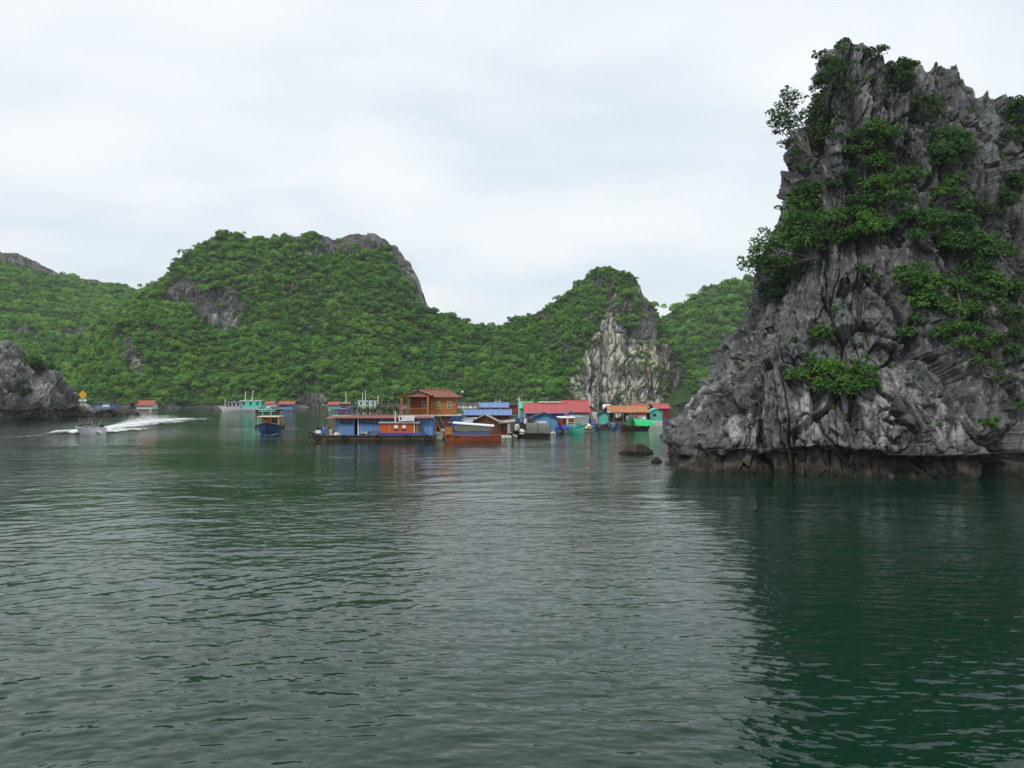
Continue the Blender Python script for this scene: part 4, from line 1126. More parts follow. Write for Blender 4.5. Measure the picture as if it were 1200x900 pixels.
# white sign with a dark emblem and two lines of lettering
sg = MB().box(l(470), l(488), -2.25, -2.18, z_(492.8), z_(486.6)).build('sign_board', P['white'], t)
MB().box(l(471.2), l(473.3), -2.262, -2.252, z_(491.6), z_(488)).build('emblem', m_ink, sg)
m = MB(); g = np.random.default_rng(4)
for row, zt, x0_, x1_ in ((0, 488.2, 475, 487), (1, 490.6, 477.5, 485.5)):
    x = l(x0_)
    while x < l(x1_) - 0.05:
        wl_ = 0.07 + 0.05 * g.random(); hh = 0.09 + 0.03 * g.random(); z0 = z_(zt) - 0.18
        m.box(x, x + 0.022, -2.262, -2.252, z0, z0 + hh + 0.06)
        if g.random() > 0.35: m.box(x + 0.024, x + wl_, -2.262, -2.252, z0 + hh * 0.5, z0 + hh * 0.5 + 0.024)
        if g.random() > 0.5: m.box(x + 0.024, x + wl_, -2.262, -2.252, z0, z0 + 0.022)
        x += wl_ + 0.05 + (0.07 if g.random() > 0.75 else 0)
m.build('lettering', P['grey'], sg)
for px in (471.5, 486.5): MB().bar((l(px), -2.16, z_(494.4)), (l(px), -2.16, z_(489)), 0.05).build('sign_post', P['metal'], t)
# loose things on the barge deck
barrel('blue plastic barrel standing on the bow of the long barge', 381, 0, Y - 1.1, 0.40, 1.05, z=0.73)
tk = thing('water_tank', 'squat white-topped container beside the blue barrel on the barge bow', 'container', (X0(375.5, Y), Y - 0.9, 1.0), 0, 'barrels and containers of the floating village')
MB().box(-0.33, 0.33, -0.3, 0.3, 0, 0.42).build('body', P['white'], tk); MB().box(-0.30, 0.30, -0.28, 0.28, 0.422, 0.75).build('lid', P['black'], tk)
st = thing('fishing_gear', 'grey pile of nets and crates before the blue houseboat cabin', 'gear', (X0(389, Y), Y - 1.2, 0.73), 0)
for k, (x, z, w, h) in enumerate(((-0.3, 0, .6, .5), (0.25, 0, .5, .42), (-0.25, .505, .5, .4), (0.18, .43, .42, .4), (-0.2, .91, .35, .35))):
    MB().box(x - w / 2, x + w / 2, -0.28 - 0.02 * k, 0.28, z, z + h).build('crate', P['grey'] if k % 2 else P['oldwood'], st)
heap(st, 'net', 0.85, 0, 0, 0.5, 0.45, 0.4, P['foamb'], 3)
bn = thing('bench', 'dark bench on the barge deck in front of the blue wall', 'bench', (X0(441, Y), Y - 1.6, 0.73), 0)
MB().box(-0.75, 0.75, -0.2, 0.2, 0.42, 0.50).build('seat', P['darkwood'], bn)
for x in (-0.65, 0.65): MB().box(x - 0.05, x + 0.05, -0.18, 0.18, 0, 0.42).build('leg', P['darkwood'], bn)
bk = thing('bucket', 'small white bucket beside the dark bench on the barge', 'bucket', (X0(432, Y), Y - 1.7, 0.73), 0)
MB().lathe([(0.16, 0), (0.21, 0.40), (0.22, 0.42)], n=12).build('body', P['white'], bk, True); MB().tube([(-0.21, 0, 0.4), (-0.1, 0, 0.55), (0.1, 0, 0.55), (0.21, 0, 0.4)], 0.015, 5).build('handle', P['metal'], bk)
# rail and plants on the barge roof
zr0 = z_(487.0)
rl = thing('roof_railing', 'weathered lattice railing along the barge roof', 'railing', (cx, Y + 0.6, zr0), 0)
m = MB(); m.box(l(405), l(468), -0.04, 0.04, 0.0, 0.14).box(l(405), l(468), -0.04, 0.04, 1.15, 1.22); m.build('rail', P['oldwood'], rl)
m = MB()
for x in np.arange(l(405), l(468), 0.55): m.bar((x, -0.03, 0.14), (x + 0.5, -0.03, 1.15), 0.035); m.bar((x + 0.5, 0.03, 0.14), (x, 0.03, 1.15), 0.035)
m.build('lattice', P['oldwood'], rl)
for i in range(9): xx = l(405) + (l(468) - l(405)) * i / 8; MB().box(xx - 0.05, xx + 0.05, 0.045, 0.13, 0, 1.3).build('post', P['oldwood'], rl)
gp = np.random.default_rng(12)
for i, px in enumerate((412, 419, 427, 434, 441, 449, 455, 461)):
    pt = thing('potted_plant', 'leafy potted plant in a row behind the barge roof railing', 'plant', (X0(px, Y) + 0.1, Y + 1.5, zr0 + 0.02), gp.random() * 6, 'potted plants on the barge roof')
    hh = 0.55 + 0.45 * gp.random()
    MB().lathe([(0.17, 0), (0.25, 0.38), (0.27, 0.40), (0.22, 0.40)], n=10).build('pot', P['rustroof'], pt, True)
    MB().tube([(0, 0, 0.36), (0.03, 0, hh)], [0.03, 0.015], 5).build('stem', m_bark, pt)
    V, lv = leaf_cloud([(0, 0, hh), (0.2, 0.1, hh * 0.8), (-0.2, 0, hh * 0.75), (0, 0, hh * 1.25)], [0.42, 0.3, 0.3, 0.25], 150, 0.17, 40 + i, 1.0, 0.2, 1.9)
    o = bpy.data.objects.new('foliage', leaf_mesh('foliage', V, lv, [mat_shrub, mat_dark_shrub, mat_bright_shrub][i % 3])); C.objects.link(o); o.parent = pt
# ---- two-storey varnished wooden house behind the barge
Y = 108.6
cx = X0(503, Y)
l = lambda px: lx(px, Y, cx)
z_ = lambda py: Zp(py, Y)
t = thing('wooden_house', 'two-storey varnished wooden house with a red-brown tile roof and balcony', 'house', (cx, Y, 0), 0, GR_H)
zf, ze = z_(486), z_(465.5)
MB().box(l(479), l(533), 1.6, 6.2, zf, ze).build('wall', P['wood'], t)
MB().box(l(503.8), l(533.4), 0.35, 1.597, zf, ze).build('side_room', P['wood'], t)
MB().box(l(479) - 0.02, l(503.6), 1.53, 1.595, zf, ze).build('porch_wall', P['redwood'], t)
MB().box(l(496), l(540), 0.2, 6.4, zf - 0.18, zf - 0.003).build('floor_slab', P['whitewall'], t)
MB().box(l(471), l(504), -1.0, 1.5, zf - 0.14, zf - 0.004).build('balcony', P['oldwood'], t)
MB().box(l(509), l(537), 0.6, 6.2, 0.5, zf - 0.185).build('lower_wall', P['brown'], t)
MB().box(l(528), l(540), 0.3, 0.55, 1.2, zf - 0.19).build('lower_panel', P['deep'], t)
raft(t, l(470), l(541), -0.3, 6.6, 0.5)
r = MB()
e = ze + 0.02; zt = Zp(457.0, Y + 3.5)
xa, xb = l(470), l(538)
r.slab([(xa, -0.15, e), (xb, -0.15, e), (l(524), 3.4, zt), (l(488), 3.4, zt)], 0.12)
r.slab([(xa, 7.0, e), (xb, 7.0, e), (l(524), 3.4, zt), (l(488), 3.4, zt)], 0.12)
r.slab([(xb, -0.15, e), (xb, 7.0, e), (l(524), 3.41, zt), (l(524), 3.39, zt)], 0.12)
r.slab([(xa, -0.15, e), (xa, 7.0, e), (l(488), 3.41, zt), (l(488), 3.39, zt)], 0.12)
ro = r.build('roof', P['rooftile'], t)
MB().tube([(l(488), 3.4, zt + 0.03), (l(524), 3.4, zt + 0.03)], 0.13, 6).build('ridge_cap', P['rooftile'], ro)
gx = l(491.5); zg = z_(457.2)
r = MB(); kx0, kx1 = l(466), l(508)
r.slab([(gx, -1.4, zg), (kx0, -1.4, z_(464.2)), (kx0, 3.2, z_(464.2)), (gx, 3.2, zg)], 0.11)
r.slab([(gx, -1.4, zg), (kx1, -1.4, z_(463.2)), (kx1, 3.2, z_(463.2)), (gx, 3.2, zg)], 0.11)
r.build('porch_roof', P['rooftile'], t)
MB().extr([(kx0 + 0.5, z_(464.4)), (kx1 - 0.4, z_(464.1)), (gx, zg - 0.22)], -1.15, -1.05).build('porch_gable', mat_paint('mauve_grey_boards', (0.24, 0.17, 0.18), planks=('x', 0.25, 0.08)), t)
MB().box(kx0 + 0.3, kx1 - 0.3, -1.25, -1.155, z_(464.9), z_(464.0)).build('porch_beam', P['wood'], t)
for px in (472, 502.5): MB().box(l(px) - 0.13, l(px) + 0.13, -1.2, -0.95, zf, z_(465)).build('porch_post', P['wood'], t)
win(t, l(496.5), z_(474.5), 0.8, 1.0, 1.52, P['cream'])
win(t, l(513.5), z_(475), 0.50, 1.0, 0.34, P['cream'])
win(t, l(526.5), z_(475), 0.50, 1.0, 0.34, P['cream'])
m = MB()
for zz in (0.05, 0.85): m.box(l(471), l(503), -0.98, -0.93, zf + zz, zf + zz + 0.06)
for x in np.arange(l(471), l(503), 0.22): m.box(x, x + 0.045, -0.975, -0.935, zf + 0.11, zf + 0.85)
m.build('balustrade', P['wood'], t)
# stairs beside the house
stt = MB()
A, B = (l(511), -0.1, 0.75), (l(516.5), 0.3, zf - 0.1)
for dx in (0, 0.75): stt.tube([(A[0] + dx + 0.9, A[1] - 0.5, A[2]), (B[0] + dx - 1.0, B[1], B[2])], 0.07, 6)
for i in range(9):
    u = (i + 0.5) / 9; x = A[0] + 0.9 + (B[0] - 1.0 - A[0] - 0.9) * u; yy = A[1] - 0.5 + (B[1] - A[1] + 0.5) * u; zz = A[2] + (B[2] - A[2]) * u
    stt.box(x, x + 0.75, yy - 0.1, yy + 0.1, zz - 0.02, zz + 0.03)
stt.build('stairs', P['oldwood'], t)
MB().box(l(507.5), l(511.5), -0.25, 0.1, 0.75, 1.9).build('orange_panel', P['red'], t)
# satellite dish on the balcony
def dish(label, px, py, Y, r, mat, name='satellite_dish', stand=1.0):
    d = thing(name, label, 'satellite dish', (X0(px, Y), Y, Zp(py, Y) - stand), 0, 'satellite dishes of the floating village')
    m = MB(); vs, fs = [], []
    for i in range(5):
        q = i / 4 * r
        for k in range(16):
            a = 2 * math.pi * k / 16
            vs.append((q * math.cos(a), -0.15 + 0.0 - 0.35 * (q / r) ** 2 * r * 0.6 - 0.25 * q * math.sin(a), stand + q * math.sin(a)))
    for i in range(4):
        for k in range(16): fs.append((i * 16 + k, i * 16 + (k + 1) % 16, (i + 1) * 16 + (k + 1) % 16, (i + 1) * 16 + k))
    m.add(vs, fs).build('reflector', mat, d, True)
    MB().tube([(0, 0.02, 0), (0, 0.0, stand)], 0.04, 6).build('mast', P['metal'], d)
    MB().tube([(0, -0.15, stand - r * 0.9), (0, -0.15 - r * 1.0, stand - 0.1)], 0.02, 5).build('feed_arm', P['metal'], d)
    return d
dish('large faded pink satellite dish at the left end of the wooden balcony', 471, 476.5, 107.4, 0.42, P['pinkred'], stand=1.05)
dish('small white satellite dish left of the blue roofs', 543.5, 480, 112.0, 0.23, P['white'], stand=1.6)
# styrofoam blocks afloat
for px, py, w, lab, rz in ((513, 515, 1.3, 'largest dirty white styrofoam block floating below the wooden stairs', 0.1), (506.5, 513.8, 0.6, 'small styrofoam block afloat beside the barge stern', 0.5), (518.5, 513, 0.7, 'styrofoam block afloat beside the orange boat bow', -0.3)):
    Yf = wy(py + 1)
    f = thing('styrofoam_float', lab, 'float', (X0(px, Yf), Yf, 0), rz, 'styrofoam floats of the floating village')
    m = MB(); m.tube([(-w / 2, 0, 0.18), (-w / 2 + 0.08, 0, 0.18), (w / 2 - 0.08, 0, 0.18), (w / 2, 0, 0.18)], [0.24, 0.34, 0.34, 0.24], 8); m.build('block', P['foamb'], f)
    MB().tube([(0, -0.36, -0.1), (0, -0.36, 0.4), (0, 0.0, 0.55), (0, 0.36, 0.4), (0, 0.36, -0.1)], 0.02, 5).build('rope', P['oldwood'], f)
tr = thing('tarpaulin_heap', 'grey tarpaulin heap lying at the foot of the wooden stairs', 'heap', (X0(513, 106.5), 106.5, 0.45), 0)
heap(tr, 'cloth', 0, 0, 0, 1.25, 0.6, 0.55, P['grey'], 8); MB().box(-1.2, 1.2, -0.55, 0.55, -0.3, 0.02).build('pallet', P['darkwood'], tr)

# ---- orange boat with a long awning
Y = 103.5; cx = X0(552, Y); l = lambda px: lx(px, Y, cx); z_ = lambda py: Zp(py, Y)
t = thing('wooden_boat', 'orange wooden boat under a long grey-green canvas awning', 'boat', (cx, Y, 0), R(180), GR_B)
hull(t, (587 - 519) / FPX * Y, 1.9, 0.75, 0.62, 1.15, P['hullorange'], P['oldwood'], P['hullorange'], 0.6, 0.8)
sx = lambda px: -l(px)
MB().box(sx(574), sx(531), -0.5, 0.80, 0.64, 1.18).build('engine_box', mat_paint('dull_navy_paint', (0.085, 0.10, 0.24), wear=0.4), t)
MB().box(sx(577), sx(533), 0.82, 0.90, 1.30, z_(498.6)).build('awning_side', P['canvas'], t)
MB().slab([(sx(579), 1.0, z_(499)), (sx(531), 1.0, z_(495.2)), (sx(531), -1.0, z_(494.2)), (sx(579), -1.0, z_(498))], 0.10).build('awning', P['white'], t)
for px in (534, 548, 562, 576):
    for yv in (-0.8, 0.8): MB().bar((sx(px), yv, 0.6), (sx(px), yv, z_(498.5 if px > 560 else 496.4)), 0.05).build('awning_post', P['oldwood'], t)
MB().box(sx(531), sx(522), -0.6, 0.6, 0.8, 1.75).build('bow_locker', P['wood'], t)
# ---- grey gabled shed behind that boat
t, cx, w, ze, zr = house('floating_shed', 'red-brown boarded shed with a grey gabled roof behind the orange boat', 552, 584, 110.0, 4.5, 494.5, 486.3, P['brown'], P['greyroof'], 'y', oh=0.45)
l = lambda px: lx(px, 110.0, cx)
MB().box(l(594.5), l(598), -0.25, -0.12, 0.5, Zp(496, 110)).build('side_panel', P['grey'], t)
MB().slab([(l(583), -0.4, Zp(496, 110)), (l(604), -0.4, Zp(493.5, 110)), (l(604), 3.5, Zp(492, 110)), (l(583), 3.5, Zp(494, 110))], 0.08).build('lean_to_roof', P['greyroof'], t)
MB().box(l(584.5), l(594), 0.6, 0.7, 0.5, Zp(495.5, 110)).build('lean_to_wall', P['brown'], t)
for px in (586, 600): MB().bar((l(px), -0.2, 0.3), (l(px), -0.2, Zp(494.5, 110)), 0.11).build('post', P['oldwood'], t)
MB().box(l(584), l(601), -0.3, 3.0, 0.31, 0.44).build('side_deck', P['oldwood'], t)
door(t, l(589), 0.45, 0.75, 1.8, 0.58, P['maroon'])
# ---- small lean-to with blue-grey roof left of it
t, cx, w, ze, zr = house('floating_shed', 'low shed with a blue-grey sheet roof tucked beside the wooden house', 529, 551, 109.2, 3.0, 495, 491.5, P['wood'], mat_paint('blue_grey_sheet', (0.30, 0.37, 0.46), wear=0.4), 'x', oh=0.35)
# ---- two long blue roofs behind
t, cx, w, ze, zr = house('floating_house', 'house with a long pale blue roof over a low maroon wall, nearer of the two', 546, 597, 118, 5.0, 486.5, 480.8, P['maroon'], P['blueroof'], 'x', oh=0.35, trim=P['dark'])
MB().box(-w / 2 - 0.25, -w / 2 + 3.0, -0.35, -0.25, Zp(490.5, 118), Zp(489, 118)).build('shutter_strip', P['white'], t)
MB().extr([(w / 2 + 0.1, ze), (w / 2 + 1.2, ze - 0.2), (w / 2 + 1.2, 0.5), (w / 2 + 0.1, 0.5)], 1.0, 4.0).build('annex', P['deep'], t)
t, cx, w, ze, zr = house('floating_house', 'house with a pale blue roof, white gable end and maroon wall, farther of the two', 562, 593.5, 130, 6.0, 477.3, 472.6, P['maroon'], P['blueroof'], 'x', oh=0.4)
MB().extr([(-w / 2 - 0.06, ze), (-w / 2 - 1.0, ze - 0.6), (-w / 2 - 0.95, 1.0), (-w / 2 - 0.06, 1.0)], 0.2, 5.0).build('white_annex', P['white'], t)
m = MB(); hx = 0.4
m.slab([(hx - 1.0, -0.10, ze - 0.15), (hx - 0.95, -0.08, ze - 0.45), (hx, -0.10, ze - 0.75), (hx, -0.12, ze - 0.45)], 0.03).slab([(hx + 1.0, -0.10, ze - 0.05), (hx + 0.95, -0.08, ze - 0.3), (hx, -0.10, ze - 0.75), (hx, -0.12, ze - 0.45)], 0.03)
m.build('white_emblem', P['white'], t)
# ---- poles and lamp posts
def pole(label, px, py0, py1, Y, r=0.05, mat=None, lamp=False, name='pole', cat='pole', group='poles of the floating village'):
    zb = max(0.3, Zp(py1, Y)); d = thing(name, label, cat, (X0(px, Y), Y, zb), 0, group)
    h = Zp(py0, Y) - zb
    MB().tube([(0, 0, 0), (0.03, 0, h)], [r, r * 0.8], 7).build('shaft', mat or P['metal'], d)
    if lamp: MB().lathe([(0.06, 0), (0.16, 0.06), (0.18, 0.18), (0.1, 0.28)], (0.03, 0, h), 10).build('lamp_head', P['white'], d, True)
    else: MB().tube([(-0.35, 0, h * 0.9), (0.35, 0, h * 0.9)], r * 0.6, 5).build('crossbar', mat or P['metal'], d)
    return d
pole('slim lamp post with a round white head right of the wooden house', 541.5, 460.5, 500, 112, 0.06, P['oldwood'], True, 'lamp_post', 'lamp post')
pole('thin mast behind the pale blue roofs, left one', 581, 467.5, 500, 134, 0.06)
pole('thin mast behind the pale blue roofs, right one', 585.5, 467, 500, 134, 0.06)
pole('tall grey mast on the left of the green shack', 608, 465, 500, 150, 0.09, P['white'])
pole('tallest bare wooden mast behind the green shack', 612, 455, 500, 158, 0.07, P['oldwood'])
pole('bare wooden mast right of the tallest one', 617, 460, 500, 158, 0.07, P['oldwood'])
# ---- clutter platform with pale pipes between the wooden house and the blue roofs
t = thing('storage_rack', 'open rack with pale canvas bundles between the wooden house and blue roofs', 'rack', (X0(548, 125), 125, 0), 0)
l = lambda px: lx(px, 125, X0(548, 125))
for px in (536, 547, 560):
    for y in (0, 2): MB().bar((l(px), y, 0.2), (l(px), y, Zp(474, 125)), 0.08).build('post', P['oldwood'], t)
MB().box(l(535), l(561), -0.1, 2.1, Zp(474, 125), Zp(473.2, 125)).build('top_shelf', P['oldwood'], t)
for k, px in enumerate((538, 542.5, 547, 551.5, 557)): heap(t, 'bundle', l(px), 0.3, Zp(478.5, 125), 0.38, 0.5, 0.5, P['foamb'] if k % 2 else P['grey'], 20 + k, 8)
MB().box(l(535), l(561), -0.1, 2.1, Zp(479.2, 125), Zp(478.5, 125)).build('shelf', P['oldwood'], t)
MB().box(l(535), l(561), -0.3, 2.3, 0.15, 0.3).build('deck', P['oldwood'], t)
# ---- green shack far behind
t, cx, w, ze, zr = house('floating_shed', 'small shack with a bright green tarpaulin roof behind the red roofs', 609, 623, 158, 4, 478, 471.0, P['teal'], mat_paint('sea_green_sheet', (0.10, 0.50, 0.33), wear=0.25), 'x', oh=0.3)
t, cx, w, ze, zr = house('floating_house', 'dark weathered house low behind the pale blue roofs', 588, 606, 150, 5, 475, 471.5, P['brown'], P['darkwood'], 'x', oh=0.3)
# ---- pier between shed and blue house
t = thing('pier', 'wooden jetty with dark posts in front of the floating houses', 'pier', (X0(612, 116), 116, 0), 0)
l = lambda px: lx(px, 116, X0(612, 116))
MB().box(l(597), l(626), -0.6, 2.2, 0.55, 0.70).build('deck', P['oldwood'], t)
for px in (602, 609, 617.5, 624): MB().bar((l(px), -0.5, -0.5), (l(px), -0.5, Zp(489, 116)), 0.13).build('post', P['oldwood'] if px != 617.5 else P['pinkred'], t)
MB().box(l(601), l(625), -0.62, -0.55, Zp(490.5, 116), Zp(489.6, 116)).build('beam', P['oldwood'], t)
MB().box(l(601), l(625), -0.60, -0.54, Zp(494, 116), Zp(493.3, 116)).build('rail', P['oldwood'], t)
MB().box(l(598), l(626), 2.0, 2.1, 0.7, Zp(490, 116)).build('back_wall', P['dark'], t)
tk = thing('water_tank', 'small white water container standing on the jetty', 'container', (X0(606, 116), 116.5, 0.70), 0, 'barrels and containers of the floating village')
MB().lathe([(0.3, 0), (0.33, 0.05), (0.33, 0.8), (0.2, 0.95), (0.12, 1.0)]).build('body', P['white'], tk, True); MB().lathe([(0.12, 1.0), (0.12, 1.08)], n=8).build('cap', P['deep'], tk)
# ---- sampan with a canvas hood
Y = 113.0; cx = X0(622, Y); l = lambda px: lx(px, Y, cx); z_ = lambda py: Zp(py, Y)
t = thing('sampan', 'dark wooden sampan with a rounded grey-green canvas hood', 'boat', (cx, Y - 0.6, 0), R(180), GR_B)
hull(t, (643 - 601) / FPX * Y, 1.5, 0.75, 0.55, 0.95, P['darkwood'], P['oldwood'], P['hulldark'], 0.7, 0.7)
m = MB(); vs, fs = [], []
for i, px in enumerate(np.linspace(616, 645, 8)):
    for k in range(11):
        a = math.pi * k / 10
        vs.append((-l(px), 0.72 * math.cos(a), 0.52 + (z_(495.6) - 0.52) * math.sin(a) ** 0.75 + 0.02 * (i % 2)))
for i in range(7):
    for k in range(10): fs.append((i * 11 + k, i * 11 + k + 1, (i + 1) * 11 + k + 1, (i + 1) * 11 + k))
m.add(vs, fs).build('hood', P['canvas'], t, True)
for px in (616.3, 630, 644.7):
    MB().tube([(-l(px), 0.75 * math.cos(a), 0.52 + (z_(495.0) - 0.52) * max(0, math.sin(a)) ** 0.75) for a in np.linspace(0, math.pi, 11)], 0.035, 5).build('hoop', P['darkwood'], t)
tk = thing('covered_crate', 'pale plastic-wrapped crate in the bow of the hooded sampan', 'crate', (X0(611.5, Y), Y - 0.7, 0.45), 0)
heap(tk, 'cover', 0, 0, 0, 0.60, 0.45, 0.66, P['white'], 31); MB().box(-0.4, 0.4, -0.32, 0.32, 0.0, 0.2).build('base', P['oldwood'], tk)
# ---- blue gabled house facing the water
t, cx, w, ze, zr = house('floating_house', 'bright blue house with a plain gable facing the water', 623, 653, 121, 5.5, 489.8, 484, P['sky'], P['dark'], 'y', oh=0.30, trim=P['deep'])
win(t, lx(635, 121, cx), Zp(494.8, 121), 1.5, 0.35, -0.01, P['white'], 2, 1, P['white'])
# ---- big red roofs
t, cx, w, ze, zr = house('floating_house', 'long house with a wide red sheet roof and pale blue eaves boards', 617, 664, 141, 9.0, 483.2, 472.8, P['purple'], P['redroof'], 'x', oh=0.5, trim=P['blue'])
MB().box(-w / 2 + 2.2, w / 2 - 0.6, 4.2, 4.8, zr + 0.16, zr + 0.34).build('ridge_sheet', P['white'], t)
t, cx, w, ze, zr = house('floating_house', 'tall house with a steep red roof at the right end of the red roofs', 662, 690, 150, 9.5, 482.6, 469.8, P['grey'], P['redroof'], 'x', oh=0.4)
# ---- white gabled house
t, cx, w, ze, zr = house('floating_house', 'whitewashed house with a brown gable right of the red roofs', 683, 701, 152, 5, 482.2, 475.4, P['whitewall'], P['greyroof'], 'y', oh=0.3, gable=mat_paint('olive_brown_boards', (0.17, 0.14, 0.09), planks=('x', 0.3, 0.07)))
# ---- little white shed roof with blue edge behind the red cabin
t, cx, w, ze, zr = house('floating_shed', 'small pale shed with a blue-edged gable behind the red cabin', 664.5, 673, 133, 3, 486, 482.6, P['white'], P['deep'], 'y', oh=0.45, trim=P['deep'])
# ---- red cabin with a white roof and dark doorway
t, cx, w, ze, zr = house('floating_house', 'small red cabin with a pale flat roof and an open doorway', 653.4, 673.2, 127, 3.2, 490, 489, P['brick'], P['white'], 'x', oh=0.12)
door(t, lx(662, 127, cx), 0.45, 0.55, 1.75, -0.01, P['dark'])  # near-black board, shade of the open doorway painted as colour
MB().box(lx(663.6, 127, cx), lx(666, 127, cx), -0.10, -0.02, 0.46, Zp(490.5, 127)).build('door_panel', P['cream'], t)
tr = thing('tarpaulin_heap', 'bright blue tarpaulin heap on the deck of the red cabin', 'heap', (X0(662, 126), 125.6, 0.46), 0)
heap(tr, 'cloth', 0, 0, 0, 0.85, 0.42, 0.75, P['bluetarp'], 14); MB().box(-0.7, 0.7, -0.3, 0.3, -0.1, 0.03).build('pallet', P['oldwood'], tr)
# ---- turquoise boat with a pilot frame
Y = 122.0; cx = X0(679, Y)
t = thing('fishing_boat', 'turquoise boat with a high bow and pale canopy frame beside the red cabin', 'boat', (cx, Y + 2.0, 0), R(-62), GR_B)
hull(t, 4.0, 1.7, 1.0, 0.85, 1.45, P['tealboat'], P['teal'], P['tealboat'], 0.7, 0.8)
for x in (-1.9, 0.1):
    for y in (-0.75, 0.75): MB().bar((x, y, 0.7), (x, y, 2.55), 0.05).build('canopy_post', P['white'], t)
MB().box(-2.2, 0.4, -0.95, 0.95, 2.55, 2.64).build('canopy', mat_paint('pale_aqua_canopy', (0.55, 0.68, 0.64), wear=0.2), t)
MB().box(-1.7, -0.6, -0.6, 0.6, 0.7, 1.35).build('cabin', P['teal'], t)
m = MB()
for y in (-0.78, 0.78):
    for zz in (1.25, 1.6): m.tube([(-1.9, y, zz), (0.1, y, zz)], 0.03, 5)
m.build('railing', P['white'], t)
# ---- turquoise gabled shed
t, cx, w, ze, zr = house('floating_shed', 'turquoise shed with a small gable beside the whitewashed house', 702, 713, 150, 4, 485.5, 482.2, P['teal'], P['dark'], 'y', oh=0.3)
# ---- blue tubs and small open boats
for px, Yb, Lb, lab, mt, rz in ((709, 139, 4.0, 'small brown open boat tied before the turquoise shed', 'oldwood', 8), (699.5, 136, 2.6, 'short blue dinghy with its stern raised near the whitewashed house', 'barrel', 60), (721, 147, 3.6, 'pale open boat moored beside the green tarpaulin boat', 'white', 172)):
    t = thing('rowing_boat', lab, 'boat', (X0(px, Yb), Yb, 0), R(rz), 'small open boats of the floating village')
    hull(t, Lb, 1.15, 0.55, 0.42, 0.75, P[mt], P['oldwood'], P['darkwood'], 0.5, 0.7)
    for x in (-Lb * 0.2, Lb * 0.12): MB().box(x - 0.12, x + 0.12, -0.5, 0.5, 0.36, 0.41).build('thwart', P['oldwood'], t)
barrel('blue barrel afloat in front of the open boats', 718.5, 504, 136, 0.38, 0.8, z=0.05)
barrel('blue barrel on end left of the small brown boat', 696, 500, 141, 0.35, 0.9, z=0.2)
tk = thing('cargo_pile', 'pile of pale sacks and crates on a raft beside the turquoise boat', 'cargo', (X0(691, 136), 136, 0), 0)
MB().box(-0.9, 0.9, -0.7, 0.7, 0.05, 0.25).build('raft', P['oldwood'], tk)
for k, (x, z, s) in enumerate(((-0.5, .25, .4), (0.2, .25, .45), (0.6, .25, .3), (-0.15, .6, .36))): heap(tk, 'sack', x, -0.1, z, s, 0.35, 0.42, [P['foamb'], P['yellow'], P['grey'], P['white']][k], 60 + k, 8)
# ---- open shed with an orange roof
t, cx, w, ze, zr = house('floating_shed', 'open-fronted shed with a wide orange and rust sheet roof', 716, 757, 162, 7, 482.6, 476, P['dark'], P['orangeroof'], 'x', oh=0.6, trim=P['rustroof'])  # solid near-black wall box paints the shade inside the open front
for px in (719, 730, 744, 756): MB().bar((lx(px, 162, cx), -0.4, 0.45), (lx(px, 162, cx), -0.4, ze), 0.13).build('post', P['oldwood'], t)
MB().box(lx(733, 162, cx), lx(757, 162, cx), -0.7, -0.6, 0.9, 1.7).build('front_rail', P['grey'], t)
MB().box(lx(746, 162, cx), lx(757, 162, cx), -0.45, -0.35, Zp(488, 162), ze).build('side_panel', P['rustroof'], t)
# ---- red-brown roofs behind
t, cx, w, ze, zr = house('floating_house', 'house with a small upper red roof behind the orange shed', 744, 759, 172, 6, 478, 473.2, P['maroon'], P['rustroof'], 'x', oh=0.5)
t, cx, w, ze, zr = house('floating_house', 'house with a red-brown roof half hidden behind the turquoise shed by the rock', 768, 784, 182, 6, 478.5, 473.8, P['maroon'], P['redroof'], 'x', oh=0.4)
t = thing('water_tank', 'rounded white water tank above the turquoise shed', 'water tank', (X0(711, 168), 168, 0), 0, 'barrels and containers of the floating village')
MB().tube([(-0.9, 0, Zp(477, 168)), (-0.8, 0, Zp(477, 168)), (0.8, 0, Zp(477, 168)), (0.9, 0, Zp(477, 168))], [0.3, 0.55, 0.55, 0.3], 12).build('drum', P['white'], t, True)
for x in (-0.7, 0.7): MB().box(x - 0.1, x + 0.1, -0.3, 0.3, 0.2, Zp(479, 168)).build('support', P['oldwood'], t)
MB().box(-1.2, 1.2, -0.6, 0.6, 0.05, 0.2).build('deck', P['oldwood'], t)
dish('white satellite dish on the left end of the orange roof', 713, 481.5, 161, 0.38, P['white'], stand=1.0)
# ---- turquoise shed by the rock
t, cx, w, ze, zr = house('floating_shed', 'pale turquoise shed with one dark window close to the big rock', 761.5, 776, 164, 4, 483, 479, P['teal'], P['teal'], 'y', oh=0.25)
win(t, lx(767, 164, cx), Zp(486.3, 164), 0.8, 0.7, -0.01, P['pinkred'], 1, 1)
t = thing('rowing_boat', 'small white open boat in front of the turquoise shed by the rock', 'boat', (X0(767, 158), 158, 0), R(160), 'small open boats of the floating village')
hull(t, 3.0, 1.2, 0.7, 0.55, 0.95, P['white'], P['oldwood'], P['white'], 0.5, 0.7); MB().box(-0.2, 0.1, -0.5, 0.5, 0.48, 0.53).build('thwart', P['oldwood'], t)
